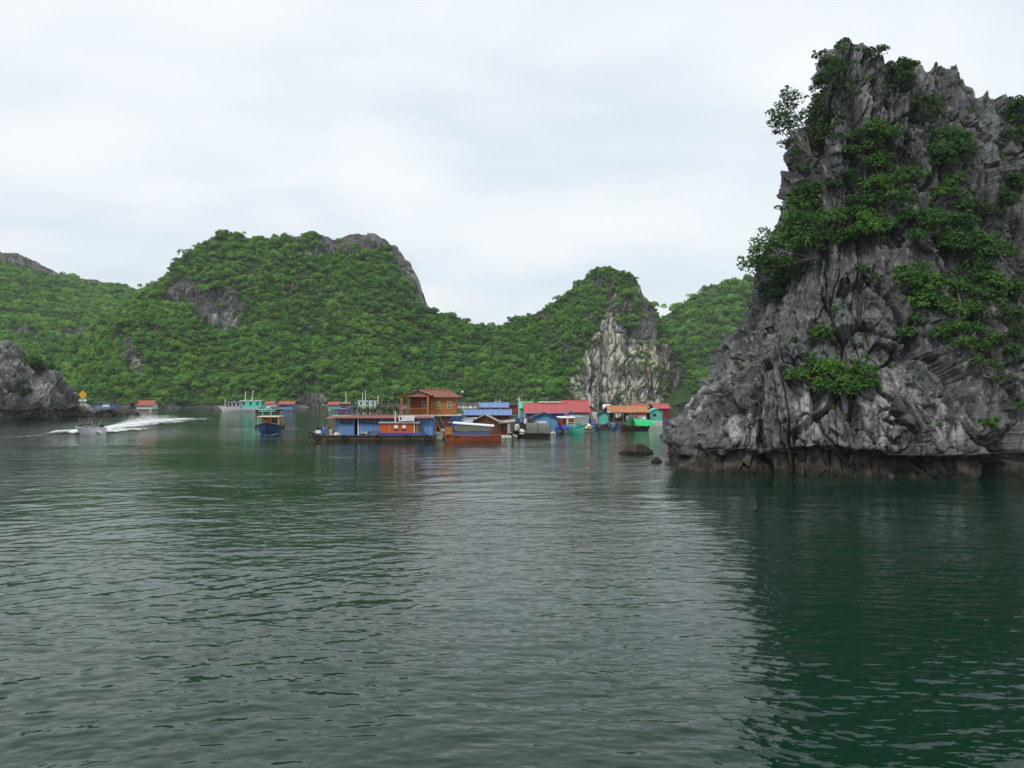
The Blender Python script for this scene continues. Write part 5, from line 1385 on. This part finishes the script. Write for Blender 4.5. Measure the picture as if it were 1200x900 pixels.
# ---- boat under green tarpaulins
Y = 134.5; cx = X0(745.5, Y); l = lambda px: lx(px, Y, cx); z_ = lambda py: Zp(py, Y)
t = thing('cargo_boat', 'dark boat covered with a bright green and a dark green tarpaulin', 'boat', (cx, Y, 0), R(4), GR_B)
hull(t, (764 - 728) / FPX * Y, 2.0, 0.95, 0.75, 1.05, P['hulldark'], P['darkwood'], P['hulldark'], 0.6, 0.75)
heap(t, 'tarpaulin', l(737.5), 0, 0.62, 0.95, 0.98, z_(490.6) - 0.62, P['darkgreen'], 71)
def ridge_tarp(par, x0, x1, z0, zt, mat):
    vs, fs = [], []; n = 12
    for i in range(n):
        u = i / (n - 1); x = x0 + (x1 - x0) * u
        sag = zt - 0.22 * math.sin(u * math.pi * 2.2) ** 2 - 0.35 * u ** 3
        for k in range(9):
            q = -1 + 2 * k / 8
            vs.append((x + 0.04 * math.sin(7 * q), q * 1.06 * (1 - 0.25 * u ** 3), z0 + (sag - z0) * (1 - abs(q) ** 1.7) + 0.05 * math.sin(5 * u * 3 + q * 4)))
    for i in range(n - 1):
        for k in range(8): fs.append((i * 9 + k, i * 9 + k + 1, (i + 1) * 9 + k + 1, (i + 1) * 9 + k))
    return MB().add(vs, fs).build('tarpaulin', mat, par, True)
ridge_tarp(t, l(742.5), l(765.5), 0.72, z_(490.4), P['greentarp'])
# ================================================================== moving boats
# ---- blue fishing boat coming towards the camera
Y = 119.0
t = thing('fishing_boat', 'blue wooden fishing boat under way with a turquoise mast frame', 'boat', (X0(306, Y), Y + 4.5, 0), R(-81), 'boats under way')
hull(t, 9.5, 3.7, 1.3, 1.05, 1.75, P['deep'], P['oldwood'], P['darkwood'], 1.2, 0.75, 3.2, zk=-0.7)
MB().tube([(4.72, 0, 1.8), (4.35, 0, 0.85), (3.55, 0, -0.3)], [0.10, 0.10, 0.08], 6).build('stem', P['dark'], t)
MB().box(2.2, 3.0, -1.0, 1.0, 1.05, 1.6).build('foredeck_locker', P['pinkred'], t)
cab = MB().box(-3.2, 0.6, -1.15, 1.15, 0.9, 2.5).build('cabin', P['wood'], t)
MB().box(0.602, 0.64, 0.15, 1.0, 1.6, 2.35).build('windscreen', P['glass'], cab)
MB().box(0.602, 0.64, -1.0, -0.15, 1.25, 2.35).build('flag_panel', P['red'], cab)
m = MB(); sp = []
for k in range(10):
    a = math.pi / 2 + k * math.pi / 5; r_ = 0.24 if k % 2 == 0 else 0.10
    sp.append((0.655, -0.575 + r_ * math.cos(a), 1.85 + r_ * math.sin(a)))
m.add(sp + [(0.645, y, z) for _, y, z in sp], [tuple(range(10)), tuple(range(19, 9, -1))] + [(i, i + 10, (i + 1) % 10 + 10, (i + 1) % 10) for i in range(10)]); m.build('star', P['yellow'], cab)
MB().box(-3.6, 1.7, -1.75, 1.55, 2.52, 2.62).build('canopy', P['cream'], t)
for x in (1.5, -3.3):
    for y in (-1.6, 1.45): MB().bar((x, y, 0.9), (x, y, 2.52), 0.09).build('canopy_post', P['cream'], t)
for y in (-1.0, 0.25): MB().tube([(0.9, y, 0.9), (0.9, y, 3.95)], 0.07, 7).build('mast', P['tealboat'], t)
MB().tube([(0.9, -1.6, 3.4), (0.9, 0.9, 3.4)], 0.06, 7).build('mast_crossbar', P['tealboat'], t)
MB().tube([(0.9, -1.0, 3.85), (0.9, 0.25, 3.85)], 0.04, 7).build('mast_crossbar', P['tealboat'], t)
tyre(t, 0.5, -2.05, 0.95, 0.28); tyre(t, 0.5, 2.05, 0.95, 0.28)
heap(t, 'net_pile', 1.6, 1.0, 0.9, 0.5, 0.5, 0.6, P['darkgreen'], 91)
# ---- white speedboat
Y = 119.0
t = thing('speedboat', 'white speedboat with a black canopy throwing up a foaming wake', 'speedboat', (X0(104, Y), Y, 0.0), R(-101), 'boats under way')
hull(t, 5.2, 2.15, 0.95, 0.95, 1.2, P['gloss'], P['gloss'], P['gloss'], 1.2, 0.9, 3.0, zk=-0.35, side=(1.0, 0.9))
MB().slab([(1.25, -0.85, 1.0), (1.25, 0.85, 1.0), (0.75, 0.75, 1.65), (0.75, -0.75, 1.65)], 0.04).build('windscreen', P['glass'], t)
MB().box(0.2, 0.75, -0.5, 0.5, 0.78, 1.2).build('console', P['white'], t)
MB().box(-1.1, -0.6, -0.6, 0.6, 0.78, 1.15).build('seat', P['grey'], t)
MB().slab([(-1.6, -1.05, 2.42), (1.0, -1.05, 2.35), (1.0, 1.05, 2.35), (-1.6, 1.05, 2.42)], 0.06).build('canopy', P['black'], t)
for x0_, x1_ in ((-1.5, -0.6), (0.9, 0.0)):
    for y in (-1.0, 1.0): MB().bar((x0_, y, 2.38), (x1_, y, 0.95), 0.05).build('canopy_frame', P['metal'], t)
ob = MB().box(-2.95, -2.55, -0.25, 0.25, 0.5, 1.35).build('outboard_motor', P['black'], t); MB().box(-2.9, -2.65, -0.08, 0.08, -0.5, 0.5).build('motor_leg', P['black'], ob)
m = MB()
for s in (-1, 1): m.tube([(1.9, s * 0.6, 1.40), (1.1, s * 0.95, 1.35)], 0.03, 5).tube([(1.9, s * 0.6, 1.0), (1.9, s * 0.6, 1.40)], 0.03, 5)
m.build('bow_rail', P['metal'], t)
# its driver
def person(label, loc, rz, shirt, trousers):
    p = thing('person', label, 'person', loc, rz)
    me = bpy.data.meshes.new('body')
    J = [(0, 0, 0.95), (0, 0, 1.15), (0, 0, 1.38), (0, 0, 1.50), (0, 0.01, 1.60), (0, 0.02, 1.70),
         (0.10, 0, 0.90), (0.11, 0.04, 0.48), (0.11, 0, 0.08), (0.11, 0.13, 0.03), (-0.10, 0, 0.90), (-0.11, 0.04, 0.48), (-0.11, 0, 0.08), (-0.11, 0.13, 0.03),
         (0.19, 0, 1.40), (0.25, 0.05, 1.13), (0.18, 0.30, 1.10), (0.16, 0.38, 1.12), (-0.19, 0, 1.40), (-0.25, 0.05, 1.13), (-0.18, 0.30, 1.10), (-0.16, 0.38, 1.12)]
    E = [(0, 1), (1, 2), (2, 3), (3, 4), (4, 5), (0, 6), (6, 7), (7, 8), (8, 9), (0, 10), (10, 11), (11, 12), (12, 13), (2, 14), (14, 15), (15, 16), (16, 17), (2, 18), (18, 19), (19, 20), (20, 21)]
    rad = [.13, .13, .14, .055, .10, .085, .085, .06, .045, .04, .085, .06, .045, .04, .06, .042, .035, .04, .06, .042, .035, .04]
    me.from_pydata(J, E, [])
    o = bpy.data.objects.new('body', me); C.objects.link(o); o.parent = p
    sk = o.modifiers.new('skin', 'SKIN'); me.skin_vertices[0].data[0].use_root = True
    for i, r_ in enumerate(rad): me.skin_vertices[0].data[i].radius = (r_, r_ * 0.85)
    ss = o.modifiers.new('smooth', 'SUBSURF'); ss.levels = ss.render_levels = 2
    me.materials.append(P['skin'])
    MB().lathe([(0.155, 0.98), (0.165, 1.1), (0.20, 1.36), (0.12, 1.46), (0.07, 1.48)], n=12).build('shirt', shirt, p, True)
    m = MB()
    for s in (-1, 1): m.tube([(s * 0.08, 0, 0.98), (s * 0.11, 0.03, 0.5), (s * 0.11, 0, 0.12)], [0.12, 0.085, 0.07], 8)
    m.build('trousers', trousers, p, True)
    MB().lathe([(0.105, 1.63), (0.112, 1.68), (0.095, 1.75), (0.04, 1.79)], (0, -0.01, 0), 10).build('hair', P['hair'], p, True)
    return p
cz = Vector((X0(104, 119), 119, 0)); hd = Vector((math.cos(R(-101)), math.sin(R(-101)), 0)); sd_ = Vector((-hd.y, hd.x, 0))
person('person in a pink shirt standing at the wheel of the speedboat', cz + hd * 0.05 - sd_ * 0.55 + Vector((0, 0, 0.68)), R(-101 - 90), P['shirt'], P['darkcloth'])

# ---- foam: the wake, water churned white
m_foam, nt, b = new_mat('foam')
pos = N(nt, 'ShaderNodeNewGeometry').outputs['Position']
fa = N(nt, 'ShaderNodeAttribute', attribute_name='foam').outputs['Fac']
fn = noise_out(nt, 0.8, 8, 0.75, pos, (1, 0.5, 1))
fm = rng(nt, M2(nt, 'ADD', M2(nt, 'MULTIPLY', fa, 0.85), M2(nt, 'MULTIPLY', M2(nt, 'SUBTRACT', fn, 0.5), 2.6)), 0.22, 0.80, 0, 0.95)
b.inputs['Base Color'].default_value = (0.72, 0.76, 0.76, 1); b.inputs['Roughness'].default_value = 0.8
L(nt, fm, b.inputs['Alpha'])
def foam(name, label, pts, width, strength, z=0.06, h=0.10):
    """pts: photo pixels on the water; width metres across"""
    q = []
    for (x, y) in pts: Yd = wy(y); q.append((X0(x, Yd), Yd))
    q = np.array(q); d = np.concatenate([[0], np.cumsum(np.linalg.norm(np.diff(q, axis=0), axis=1))])
    n = 40; s = np.linspace(0, d[-1], n)
    x, y = np.interp(s, d, q[:, 0]), np.interp(s, d, q[:, 1])
    tx, ty = np.gradient(x), np.gradient(y); ln = np.hypot(tx, ty); nx, ny = -ty / ln, tx / ln
    wd = np.interp(np.linspace(0, 1, n), np.linspace(0, 1, len(width)), width)
    stv = np.interp(np.linspace(0, 1, n), np.linspace(0, 1, len(strength)), strength)
    V, A = [], []
    for i in range(n):
        for k in range(7):
            c = -1 + k / 3
            V.append((x[i] + nx[i] * c * wd[i], y[i] + ny[i] * c * wd[i], z + h * (1 - c * c) * stv[i])); A.append(stv[i] * (1 - c * c))
    me = make_mesh(name, np.array(V), grid_faces(n, 7), m_foam, True); attr(me, 'foam', A)
    o = bpy.data.objects.new(name, me); C.objects.link(o); o['kind'] = 'stuff'; o['label'] = label
    return o
WK = 'white foam of the speedboat wake'
foam('wake', WK, [(116, 508), (132, 504), (150, 500), (178, 496.5), (205, 493), (229, 490)], [1.0, 3.5, 5.0, 6.5, 8.0, 8.0], [1.0, 1.0, 0.95, 0.9, 0.75, 0.1], h=0.55)
foam('wake', WK, [(112, 509.5), (135, 506.5), (160, 504), (185, 501.5)], [0.9, 2.0, 2.6, 2.0], [1.0, 0.9, 0.7, 0.1], 0.065, h=0.4)
foam('wake', WK, [(122, 504), (150, 497.5), (168, 493), (180, 490), (176, 487.5), (150, 486)], [0.8, 3.0, 5.0, 8.0, 9.0, 9.0], [0.8, 0.75, 0.72, 0.6, 0.45, 0.1], 0.07, h=0.2)
foam('wake', WK, [(100, 508.5), (88, 507), (74, 507.5), (56, 509)], [1.6, 2.6, 2.6, 1.6], [1.0, 1.0, 0.85, 0.1], 0.062, h=0.5)
foam('wake', WK, [(56, 510), (30, 512), (0, 513), (-30, 514)], [1.2, 1.2, 1.2, 1.2], [0.40, 0.48, 0.45, 0.3])
foam('wake', 'thin line of foam astern of the blue fishing boat', [(240, 504), (268, 503.5), (294, 503.5)], [0.8, 0.9, 1.2], [0.30, 0.42, 0.5])
foam('wake', 'thin line of foam astern of the blue fishing boat', [(328, 503.5), (350, 503), (368, 502.5)], [1.0, 0.9, 0.7], [0.48, 0.45, 0.35])
foam('wake', 'thin line of foam astern of the blue fishing boat', [(296, 508), (305, 510.5), (316, 511), (326, 508.5)], [0.35, 0.4, 0.4, 0.35], [0.4, 0.5, 0.5, 0.4])

# ================================================================== far shore
GR_F = 'boats moored along the far shore'
def far_boat(label, px0, px1, py, hullm, cabin, roof, cab=(0.35, 0.85), cabh=2.0, bow=1, masts=(), bh=2.2, name='fishing_boat'):
    Yd = wy(py); w = (px1 - px0) / FPX * Yd
    t = thing(name, label, 'boat', (X0((px0 + px1) / 2, Yd), Yd, 0), 0 if bow > 0 else R(180), GR_F)
    hull(t, w, w * 0.26, 1.1, 0.85, bh, hullm, P['oldwood'], P['white'], w * 0.12, 0.8)
    a, b_ = -w / 2 + w * cab[0], -w / 2 + w * cab[1]
    if bow > 0: a, b_ = -b_, -a
    a, b_ = (-w / 2 + w * cab[0], -w / 2 + w * cab[1])
    cb_ = MB().box(a, b_, -w * 0.09, w * 0.09, 0.8, 0.8 + cabh).build('cabin', cabin, t)
    MB().box(a - 0.3, b_ + 0.3, -w * 0.11, w * 0.11, 0.8 + cabh + 0.003, 1.0 + cabh).build('roof', roof, cb_)
    for s in (-1, 1):
        for k in range(3):
            x = a + (b_ - a) * (k + 0.5) / 3
            MB().box(x - 0.35, x + 0.35, s * w * 0.09 - 0.03, s * w * 0.09 + 0.03, 0.8 + cabh * 0.45, 0.8 + cabh * 0.85).build('window', P['glass'], cb_)
    for x, h, ln in masts: MB().tube([(x * w, 0, 1.0), (x * w + ln, 0, h)], 0.10, 6).build('mast', P['white'], t)
    return t
far_boat('white-hulled boat with grey cabin lying at the far shore', 256, 302, 482, P['white'], P['grey'], P['grey'], (0.42, 0.72), 2.4, -1, ((0.33, 4.2, 0.0), (0.1, 3.8, 0.0)), 1.9)
far_boat('turquoise cabin boat with white roof at the far shore', 281, 313, 480.8, P['tealboat'], P['tealboat'], P['white'], (0.05, 0.8), 2.7, 1, ((-0.32, 7.2, 0.4), (-0.10, 7.6, 1.0)), 1.9)
far_boat('long dark open boat in front of the shore huts', 300, 331, 483.2, P['darkwood'], P['grey'], P['grey'], (0.55, 0.75), 0.9, 1, (), 1.3)
far_boat('purple-hulled boat with a white mast behind the barge roof', 397, 418, 481.5, P['purple'], P['maroon'], P['white'], (0.15, 0.6), 2.0, 1, ((-0.1, 7.0, 0.0),), 3.0)
far_boat('pale green and white boat behind the barge roof railing', 417, 445, 480.0, P['white'], mat_paint('pale_green_paint', (0.42, 0.62, 0.52), wear=0.3), P['white'], (0.12, 0.85), 2.5, 1, ((-0.1, 7.5, 0.0), (-0.22, 6.6, 0.0)), 1.9)
GR_S = 'huts along the far shore'
def hut(label, px0, px1, py, pe, pr, wall, roof, extra=None):
    Yd = wy(py)
    t, cx, w, ze, zr = house('floating_hut', label, px0, px1, Yd, 5.0, pe, pr, wall, roof, 'x', 0.5, 0.6, cat='hut', group=GR_S)
    return t, cx, w, ze, zr, Yd
t, cx, w, ze, zr, Yd = hut('grey-walled hut with a rusty brown roof on the far left shore', 160, 178, 481, 474.2, 469.5, P['whitewall'], P['rustroof'])
MB().box(-w / 2 - 3.4, -w / 2 + 0.2, -0.1, 4.8, 3.0, 3.12).build('side_roof', P['rustroof'], t)
MB().box(-w / 2 - 2.6, -w / 2 - 1.0, 0.8, 1.0, 0.5, 2.6).build('side_wall', P['dark'], t)
for x in (-3.2, -2.9): MB().bar((-w / 2 + x, 0, 0.4), (-w / 2 + x, 0, 3.0), 0.1).build('post', P['oldwood'], t)
t, cx, w, ze, zr, Yd = hut('small hut with a white front panel and blue side on the far left shore', 111, 128.5, 480.5, 472.5, 471.0, P['blue'], P['dark'])
MB().box(0.2, w / 2 + 0.02, -0.14, -0.06, 1.2, ze - 0.1).build('front_panel', P['white'], t)
MB().box(0.9, w / 2 - 0.9, -0.17, -0.142, 1.9, ze - 0.7).build('poster', P['sky'], t)
t, cx, w, ze, zr, Yd = hut('small hut with a faded red roof right of the turquoise cabin boat', 311, 319.5, 480, 473, 470.5, P['white'], P['redroof'])
t, cx, w, ze, zr, Yd = hut('blue and white hut with an orange-red roof beside the pale shore rocks', 327, 343, 481.5, 473.4, 470.2, P['blue'], P['rustroof'])
MB().box(-w / 2 + 0.3, 0.4, -0.14, -0.06, 1.6, ze - 0.4).build('window', P['dark'], t)
t, cx, w, ze, zr, Yd = hut('red-roofed hut with a pale green front just left of the barge', 385, 395.5, 480.5, 474, 471.0, P['teal'], P['redroof'])
MB().box(-w / 2 + 0.4, w / 2 - 0.5, -0.14, -0.06, 1.6, ze - 0.3).build('window', P['dark'], t)
def far_posts():
    g = np.random.default_rng(6)
    for i, (px, py0, Yd) in enumerate(((432, 466, 250), (437.5, 462, 255), (443, 463, 250), (447, 467, 248), (455, 468, 246))):
        pole('weathered wooden pile standing among the boats behind the barge roof', px, py0, 490, Yd, 0.16, P['oldwood'] if i != 2 else P['cream'], name='mooring_pile', cat='pile', group='wooden piles behind the barge roof')
far_posts()
# ---- yellow diamond navigation sign on the tip of the headland
Yd = 222.0
bp_, bn_ = lrock.at(97, 476, 5)
t = thing('navigation_sign', 'yellow diamond navigation sign above two white plates on the headland tip', 'sign', (X0(97, Yd), Yd, 1.0), 0)
zc_ = Zp(462.5, Yd); s_ = 5.1 / FPX * Yd
MB().extr([(-s_, zc_ - 1), (0, zc_ - 1 - s_), (s_, zc_ - 1), (0, zc_ - 1 + s_)], -0.06, 0.0).build('diamond_panel', P['yellow'], t)
mk = MB().extr([(-s_ * .25, zc_ - 1), (0, zc_ - 1 - s_ * .25), (s_ * .25, zc_ - 1), (0, zc_ - 1 + s_ * .25)], -0.075, -0.062).build('diamond_mark', mat_paint('amber_paint', (0.62, 0.27, 0.01), wear=0.2), t)
for x in (-0.62, 0.62): MB().box(x - 0.5, x + 0.5, -0.06, 0.0, Zp(470.2, Yd) - 1, Zp(468, Yd) - 1).build('white_plate', P['white'], t)
for x in (-0.35, 0.35): MB().tube([(x, 0.1, -1.5), (x, 0.1, zc_ - 1)], 0.08, 6).build('post', P['metal'], t)
MB().box(-1.4, 1.4, -0.4, 1.0, -2.0, Zp(473.5, Yd) - 1).build('concrete_base', P['grey'], t)
# ---- rocks
mat_boul = mat_limestone('shore_boulder', (0.10, 0.09, 0.08), (0.24, 0.215, 0.185), (0.52, 0.50, 0.46), 2.0, 0.4, 0.0, tide=False)
def boulder_mesh(name, seed, mat, sub=4, sc=(1, 1, 0.7)):
    bm = bmesh.new(); bmesh.ops.create_icosphere(bm, subdivisions=sub, radius=1.0)
    co = np.array([v.co[:] for v in bm.verts]); n = co.copy()
    d = 0.28 * blocks(co * 1.0 + seed, 0.9, seed, 0.5, 0.25, 0.15) + 0.22 * fbm(co * 1.3 + seed, 3, seed) + 0.08 * fbm(co * 4 + seed, 3, seed)
    co = (co + n * d[:, None]) * np.array(sc)
    for v, c in zip(bm.verts, co): v.co = c
    me = bpy.data.meshes.new(name); bm.to_mesh(me); bm.free(); me.materials.append(mat)
    attr(me, 'soil', np.zeros(len(me.vertices))); attr(me, 'pale', np.full(len(me.vertices), 0.4))
    return me
BM = [boulder_mesh('boulder', 30 + i, mat_boul) for i in range(5)]
g = np.random.default_rng(21)
k = 0
for px in list(np.arange(112, 262, 3.6)) + list(np.arange(306, 346, 6.5)) + list(np.arange(346, 392, 3.2)) + list(np.arange(628, 662, 3.5)) + list(np.arange(728, 772, 5.0)):
    py = 478.4 - (px - 100) * 0.0035 + g.normal() * 0.12
    Yd = wy(py) + 1.0; r_ = (0.7 + 1.3 * g.random() ** 1.5) * (1.5 if 346 <= px < 392 else 1.0)
    o = bpy.data.objects.new('boulder', BM[k % 5]); C.objects.link(o); k += 1
    o.location = (X0(px, Yd), Yd + 1.5, r_ * 0.25 + 0.9 * g.random()); o.scale = (r_ * 1.25, r_, r_); o.rotation_euler = (g.normal() * 0.3, g.normal() * 0.3, g.random() * 6)
    tag(o, 'grey-brown boulder in the line of rocks along the far waterline', 'boulder', 'boulders along the far shore')
mat_reef = mat_limestone('reef_rock', (0.045, 0.04, 0.03), (0.11, 0.095, 0.07), (0.25, 0.22, 0.18), 1.0, 0.2)
def reef(label, px, py, w, h, seed, sc=(1, 0.5, 1), rz=0.0):
    Yd = wy(py); o = bpy.data.objects.new('reef_rock', boulder_mesh('reef_rock', seed, mat_reef, 5, sc)); C.objects.link(o)
    wm_ = w / FPX * Yd / 2
    o.location = (X0(px, Yd), Yd + wm_ * 0.4, 0.0); o.scale = (wm_, wm_, h / FPX * Yd * 0.95); o.rotation_euler = (0, 0, rz)
    tag(o, label, 'rock', 'low rocks in the water')
reef('low dark rock awash off the left foot of the karst rock', 747, 532, 36, 12, 51)
reef('small dark rock between the low awash rock and the karst rock', 770, 542, 12, 7, 52)
reef('dark overhanging rock at the tip of the left headland', 90, 489, 26, 14, 53)
# rope along the foot of the cliff
pr = [(772, 528), (800, 530), (840, 527), (870, 524), (905, 529), (940, 533), (975, 528), (1010, 533), (1040, 536), (1075, 531), (1110, 534), (1150, 533), (1200, 530)]
pts = []
for x, y in pr:
    p, n = rock.at(x, y, 4); pts.append(tuple(p + np.array([0, -0.22, 0])))
o = MB().tube(pts, 0.014, 5).build('mooring_rope', mat_paint('grey_rope', (0.12, 0.11, 0.09), wear=0.2)); tag(o, 'grey rope strung along the cliff just above the sea notch', 'rope')
# ================================================================== small things about the floating village
GR_C = 'washing hung out at the floating village'
def washing(label, px0, px1, py, Yd, seed):
    g = np.random.default_rng(seed)
    cx = X0((px0 + px1) / 2, Yd); w = (px1 - px0) / FPX * Yd; z = Zp(py, Yd)
    t = thing('washing_line', label, 'washing line', (cx, Yd, 0.4), 0, GR_C)
    zz = z - 0.4
    for x in (-w / 2, w / 2): MB().bar((x, 0, 0), (x, 0, zz + 0.1), 0.06).build('post', P['oldwood'], t)
    MB().tube([(-w / 2, 0, zz), (0, 0, zz - 0.10), (w / 2, 0, zz)], 0.012, 5).build('line', P['grey'], t)
    x = -w / 2 + 0.2; mats = [P['white'], P['bluetarp'], P['pinkred'], P['cream'], P['darkcloth'], P['sky'], P['shirt']]
    k = 0
    while x < w / 2 - 0.4:
        ww = 0.35 + 0.3 * g.random(); h = 0.45 + 0.45 * g.random()
        vs, fs = [], []
        for i in range(6):
            for j in range(5):
                vs.append((x + ww * i / 5, 0.05 * math.sin(i * 1.9 + k) * j / 4, zz - 0.04 - h * j / 4 + 0.03 * math.sin(i * 1.2 + k)))
        for i in range(5):
            for j in range(4): fs.append((i * 5 + j, i * 5 + j + 1, (i + 1) * 5 + j + 1, (i + 1) * 5 + j))
        m = MB().add(vs, fs); m.add([(a, b_ + 0.02, c) for a, b_, c in vs], [f[::-1] for f in fs])
        m.build('garment', mats[int(g.integers(0, 7))], t); x += ww + 0.08 + 0.2 * g.random(); k += 1
    return t
washing('washing line of mixed clothes strung along the jetty by the hooded sampan', 603, 621, 489.5, 115.4, 3)
washing('short washing line under the orange roof of the open shed', 720, 731, 484.5, 161.2, 5)
washing('washing line beside the whitewashed house and turquoise shed', 689, 700, 491, 150.8, 8)
# nets, baskets, drums
def basket(label, px, Yd, z, r=0.32, mat=None):
    t = thing('basket', label, 'basket', (X0(px, Yd), Yd, z), 0, 'baskets on the decks')
    MB().lathe([(r * 0.75, 0), (r, r * 0.9), (r * 1.04, r * 0.95), (r * 0.9, r * 0.9)], n=12).build('body', mat or P['oldwood'], t, True)
    heap(t, 'contents', 0, 0, r * 0.8, r * 0.8, r * 0.8, r * 0.4, P['foamb'], int(px) + 2, 7)
basket('woven basket on the side deck of the grey gabled shed', 598, 109.9, 0.44)
basket('blue plastic basket on the jetty beside the water container', 609, 115.6, 0.70, 0.3, P['barrel'])
basket('woven basket on the barge deck below the blue windows', 425, 102.4, 0.73, 0.3)
basket('red basket near the cream door of the orange-red cabin', 496, 102.2, 0.73, 0.3, P['brick'])
barrel('blue barrel standing between the red cabin and the blue house', 652.5, 0, 120.5, 0.3, 0.9, z=0.45)
barrel('white drum on the deck at the right end of the orange shed', 755, 0, 161.0, 0.35, 0.9, P['white'], z=0.45)
barrel('dark drum on the wooden house raft under the balcony', 500, 0, 107.9, 0.3, 0.9, P['black'], z=0.5)
barrel('pale drum on the wooden house raft beside the stairs', 519, 0, 107.9, 0.3, 0.85, P['foamb'], z=0.5)
for px, Yd, w, lab, rz in ((591, 108.6, 0.8, 'styrofoam block afloat under the grey shed side panel', 0.2), (597, 108.4, 0.6, 'small styrofoam block afloat beside the shed corner post', -0.4), (603, 110.8, 0.7, 'styrofoam block drifting off the bow of the hooded sampan', 0.6), (648, 119.6, 0.7, 'styrofoam block at the foot of the blue house', 0.1)):
    f = thing('styrofoam_float', lab, 'float', (X0(px, Yd), Yd, 0), rz, 'styrofoam floats of the floating village')
    MB().tube([(-w / 2, 0, 0.16), (-w / 2 + 0.08, 0, 0.16), (w / 2 - 0.08, 0, 0.16), (w / 2, 0, 0.16)], [0.2, 0.29, 0.29, 0.2], 8).build('block', P['foamb'], f)
    MB().tube([(0, -0.31, -0.1), (0, -0.31, 0.34), (0, 0.0, 0.48), (0, 0.31, 0.34), (0, 0.31, -0.1)], 0.02, 5).build('rope', P['oldwood'], f)
for px, Yb, Lb, lab, mt, rz in ((704, 144, 3.2, 'dark open boat tucked behind the small brown boat', 'darkwood', 15), (726, 140, 3.4, 'faded blue open boat left of the green tarpaulin boat', 'blue', 165), (634, 116.5, 3.0, 'dark narrow boat lying between the hooded sampan and blue house', 'hulldark', 5), (690, 129, 2.6, 'pale dinghy just right of the turquoise boat', 'foamb', 35)):
    t = thing('rowing_boat', lab, 'boat', (X0(px, Yb), Yb, 0), R(rz), 'small open boats of the floating village')
    hull(t, Lb, 1.05, 0.52, 0.40, 0.72, P[mt], P['oldwood'], P['darkwood'], 0.5, 0.7)
    for x in (-Lb * 0.2, Lb * 0.12): MB().box(x - 0.12, x + 0.12, -0.45, 0.45, 0.33, 0.38).build('thwart', P['oldwood'], t)
# television aerials on thin poles
def aerial(label, px, py, Yd, zb):
    t = thing('aerial', label, 'aerial', (X0(px, Yd), Yd, zb), 0, 'television aerials on the roofs')
    h = Zp(py, Yd) - zb
    MB().tube([(0, 0, 0), (0, 0, h)], 0.03, 5).build('mast', P['metal'], t)
    m = MB(); m.tube([(-0.6, 0, h - 0.1), (0.6, 0, h - 0.1)], 0.02, 5)
    for k in range(6): x = -0.55 + k * 0.22; m.tube([(x, -0.35 + 0.03 * k, h - 0.1), (x, 0.35 - 0.03 * k, h - 0.1)], 0.012, 4)
    m.build('antenna', P['metal'], t)
aerial('aerial above the nearer pale blue roof', 569, 473.5, 120.5, Zp(481, 120.5))
aerial('aerial above the long red roof', 640, 466, 145.5, Zp(473, 145.5))
aerial('aerial above the orange shed roof', 735, 469, 165.5, Zp(476.5, 165.5))
# fishing nets hung to dry
def net(label, px0, px1, py, Yd, mat, seed):
    cx = X0((px0 + px1) / 2, Yd); w = (px1 - px0) / FPX * Yd; z = Zp(py, Yd) - 0.45
    t = thing('fishing_net', label, 'net', (cx, Yd, 0.45), 0, 'fishing nets hung up to dry')
    for x in (-w / 2, w / 2): MB().bar((x, 0, 0), (x, 0, z + 0.05), 0.07).build('post', P['oldwood'], t)
    vs, fs = [], []
    for i in range(14):
        u = i / 13
        for j in range(6):
            v = j / 5
            vs.append((-w / 2 + w * u, 0.10 * math.sin(u * 9 + seed) * v, z - 0.12 * math.sin(u * math.pi) - v * (z * 0.75) * (0.75 + 0.25 * math.sin(u * 5 + seed) ** 2)))
    for i in range(13):
        for j in range(5): fs.append((i * 6 + j, i * 6 + j + 1, (i + 1) * 6 + j + 1, (i + 1) * 6 + j))
    m = MB().add(vs, fs); m.add([(a, b_ + 0.05, c) for a, b_, c in vs], [f[::-1] for f in fs]); m.build('mesh', mat, t)
net('dull green fishing net hanging at the right end of the pale blue roofs', 598, 606, 487.5, 117.2, P['darkgreen'], 1)
net('grey fishing net hanging under the end of the orange shed', 737, 746, 485, 161.0, P['canvas'], 4)

for o in bpy.data.objects: strip_prop(o)

# ------------------------------------------------------------------ the air itself
bm = bmesh.new(); bmesh.ops.create_cube(bm, size=1.0)
for v in bm.verts: v.co = Vector((v.co.x * 2600, v.co.y * 1500 + 640, (v.co.z + 0.5) * 175 - 5))
me_h = bpy.data.meshes.new('haze'); bm.to_mesh(me_h); bm.free()
m_h = bpy.data.materials.new('haze'); m_h.use_nodes = True
nt = m_h.node_tree; nt.nodes.clear()
pv = N(nt, 'ShaderNodeVolumePrincipled'); pv.inputs['Density'].default_value = 0.00016
pv.inputs['Color'].default_value = (0.90, 0.94, 1.0, 1); pv.inputs['Anisotropy'].default_value = 0.2
L(nt, pv.outputs[0], N(nt, 'ShaderNodeOutputMaterial').inputs['Volume'])
me_h.materials.append(m_h)
hz = bpy.data.objects.new('haze', me_h); C.objects.link(hz); hz['kind'] = 'stuff'; hz['label'] = 'thin humid haze over the bay'
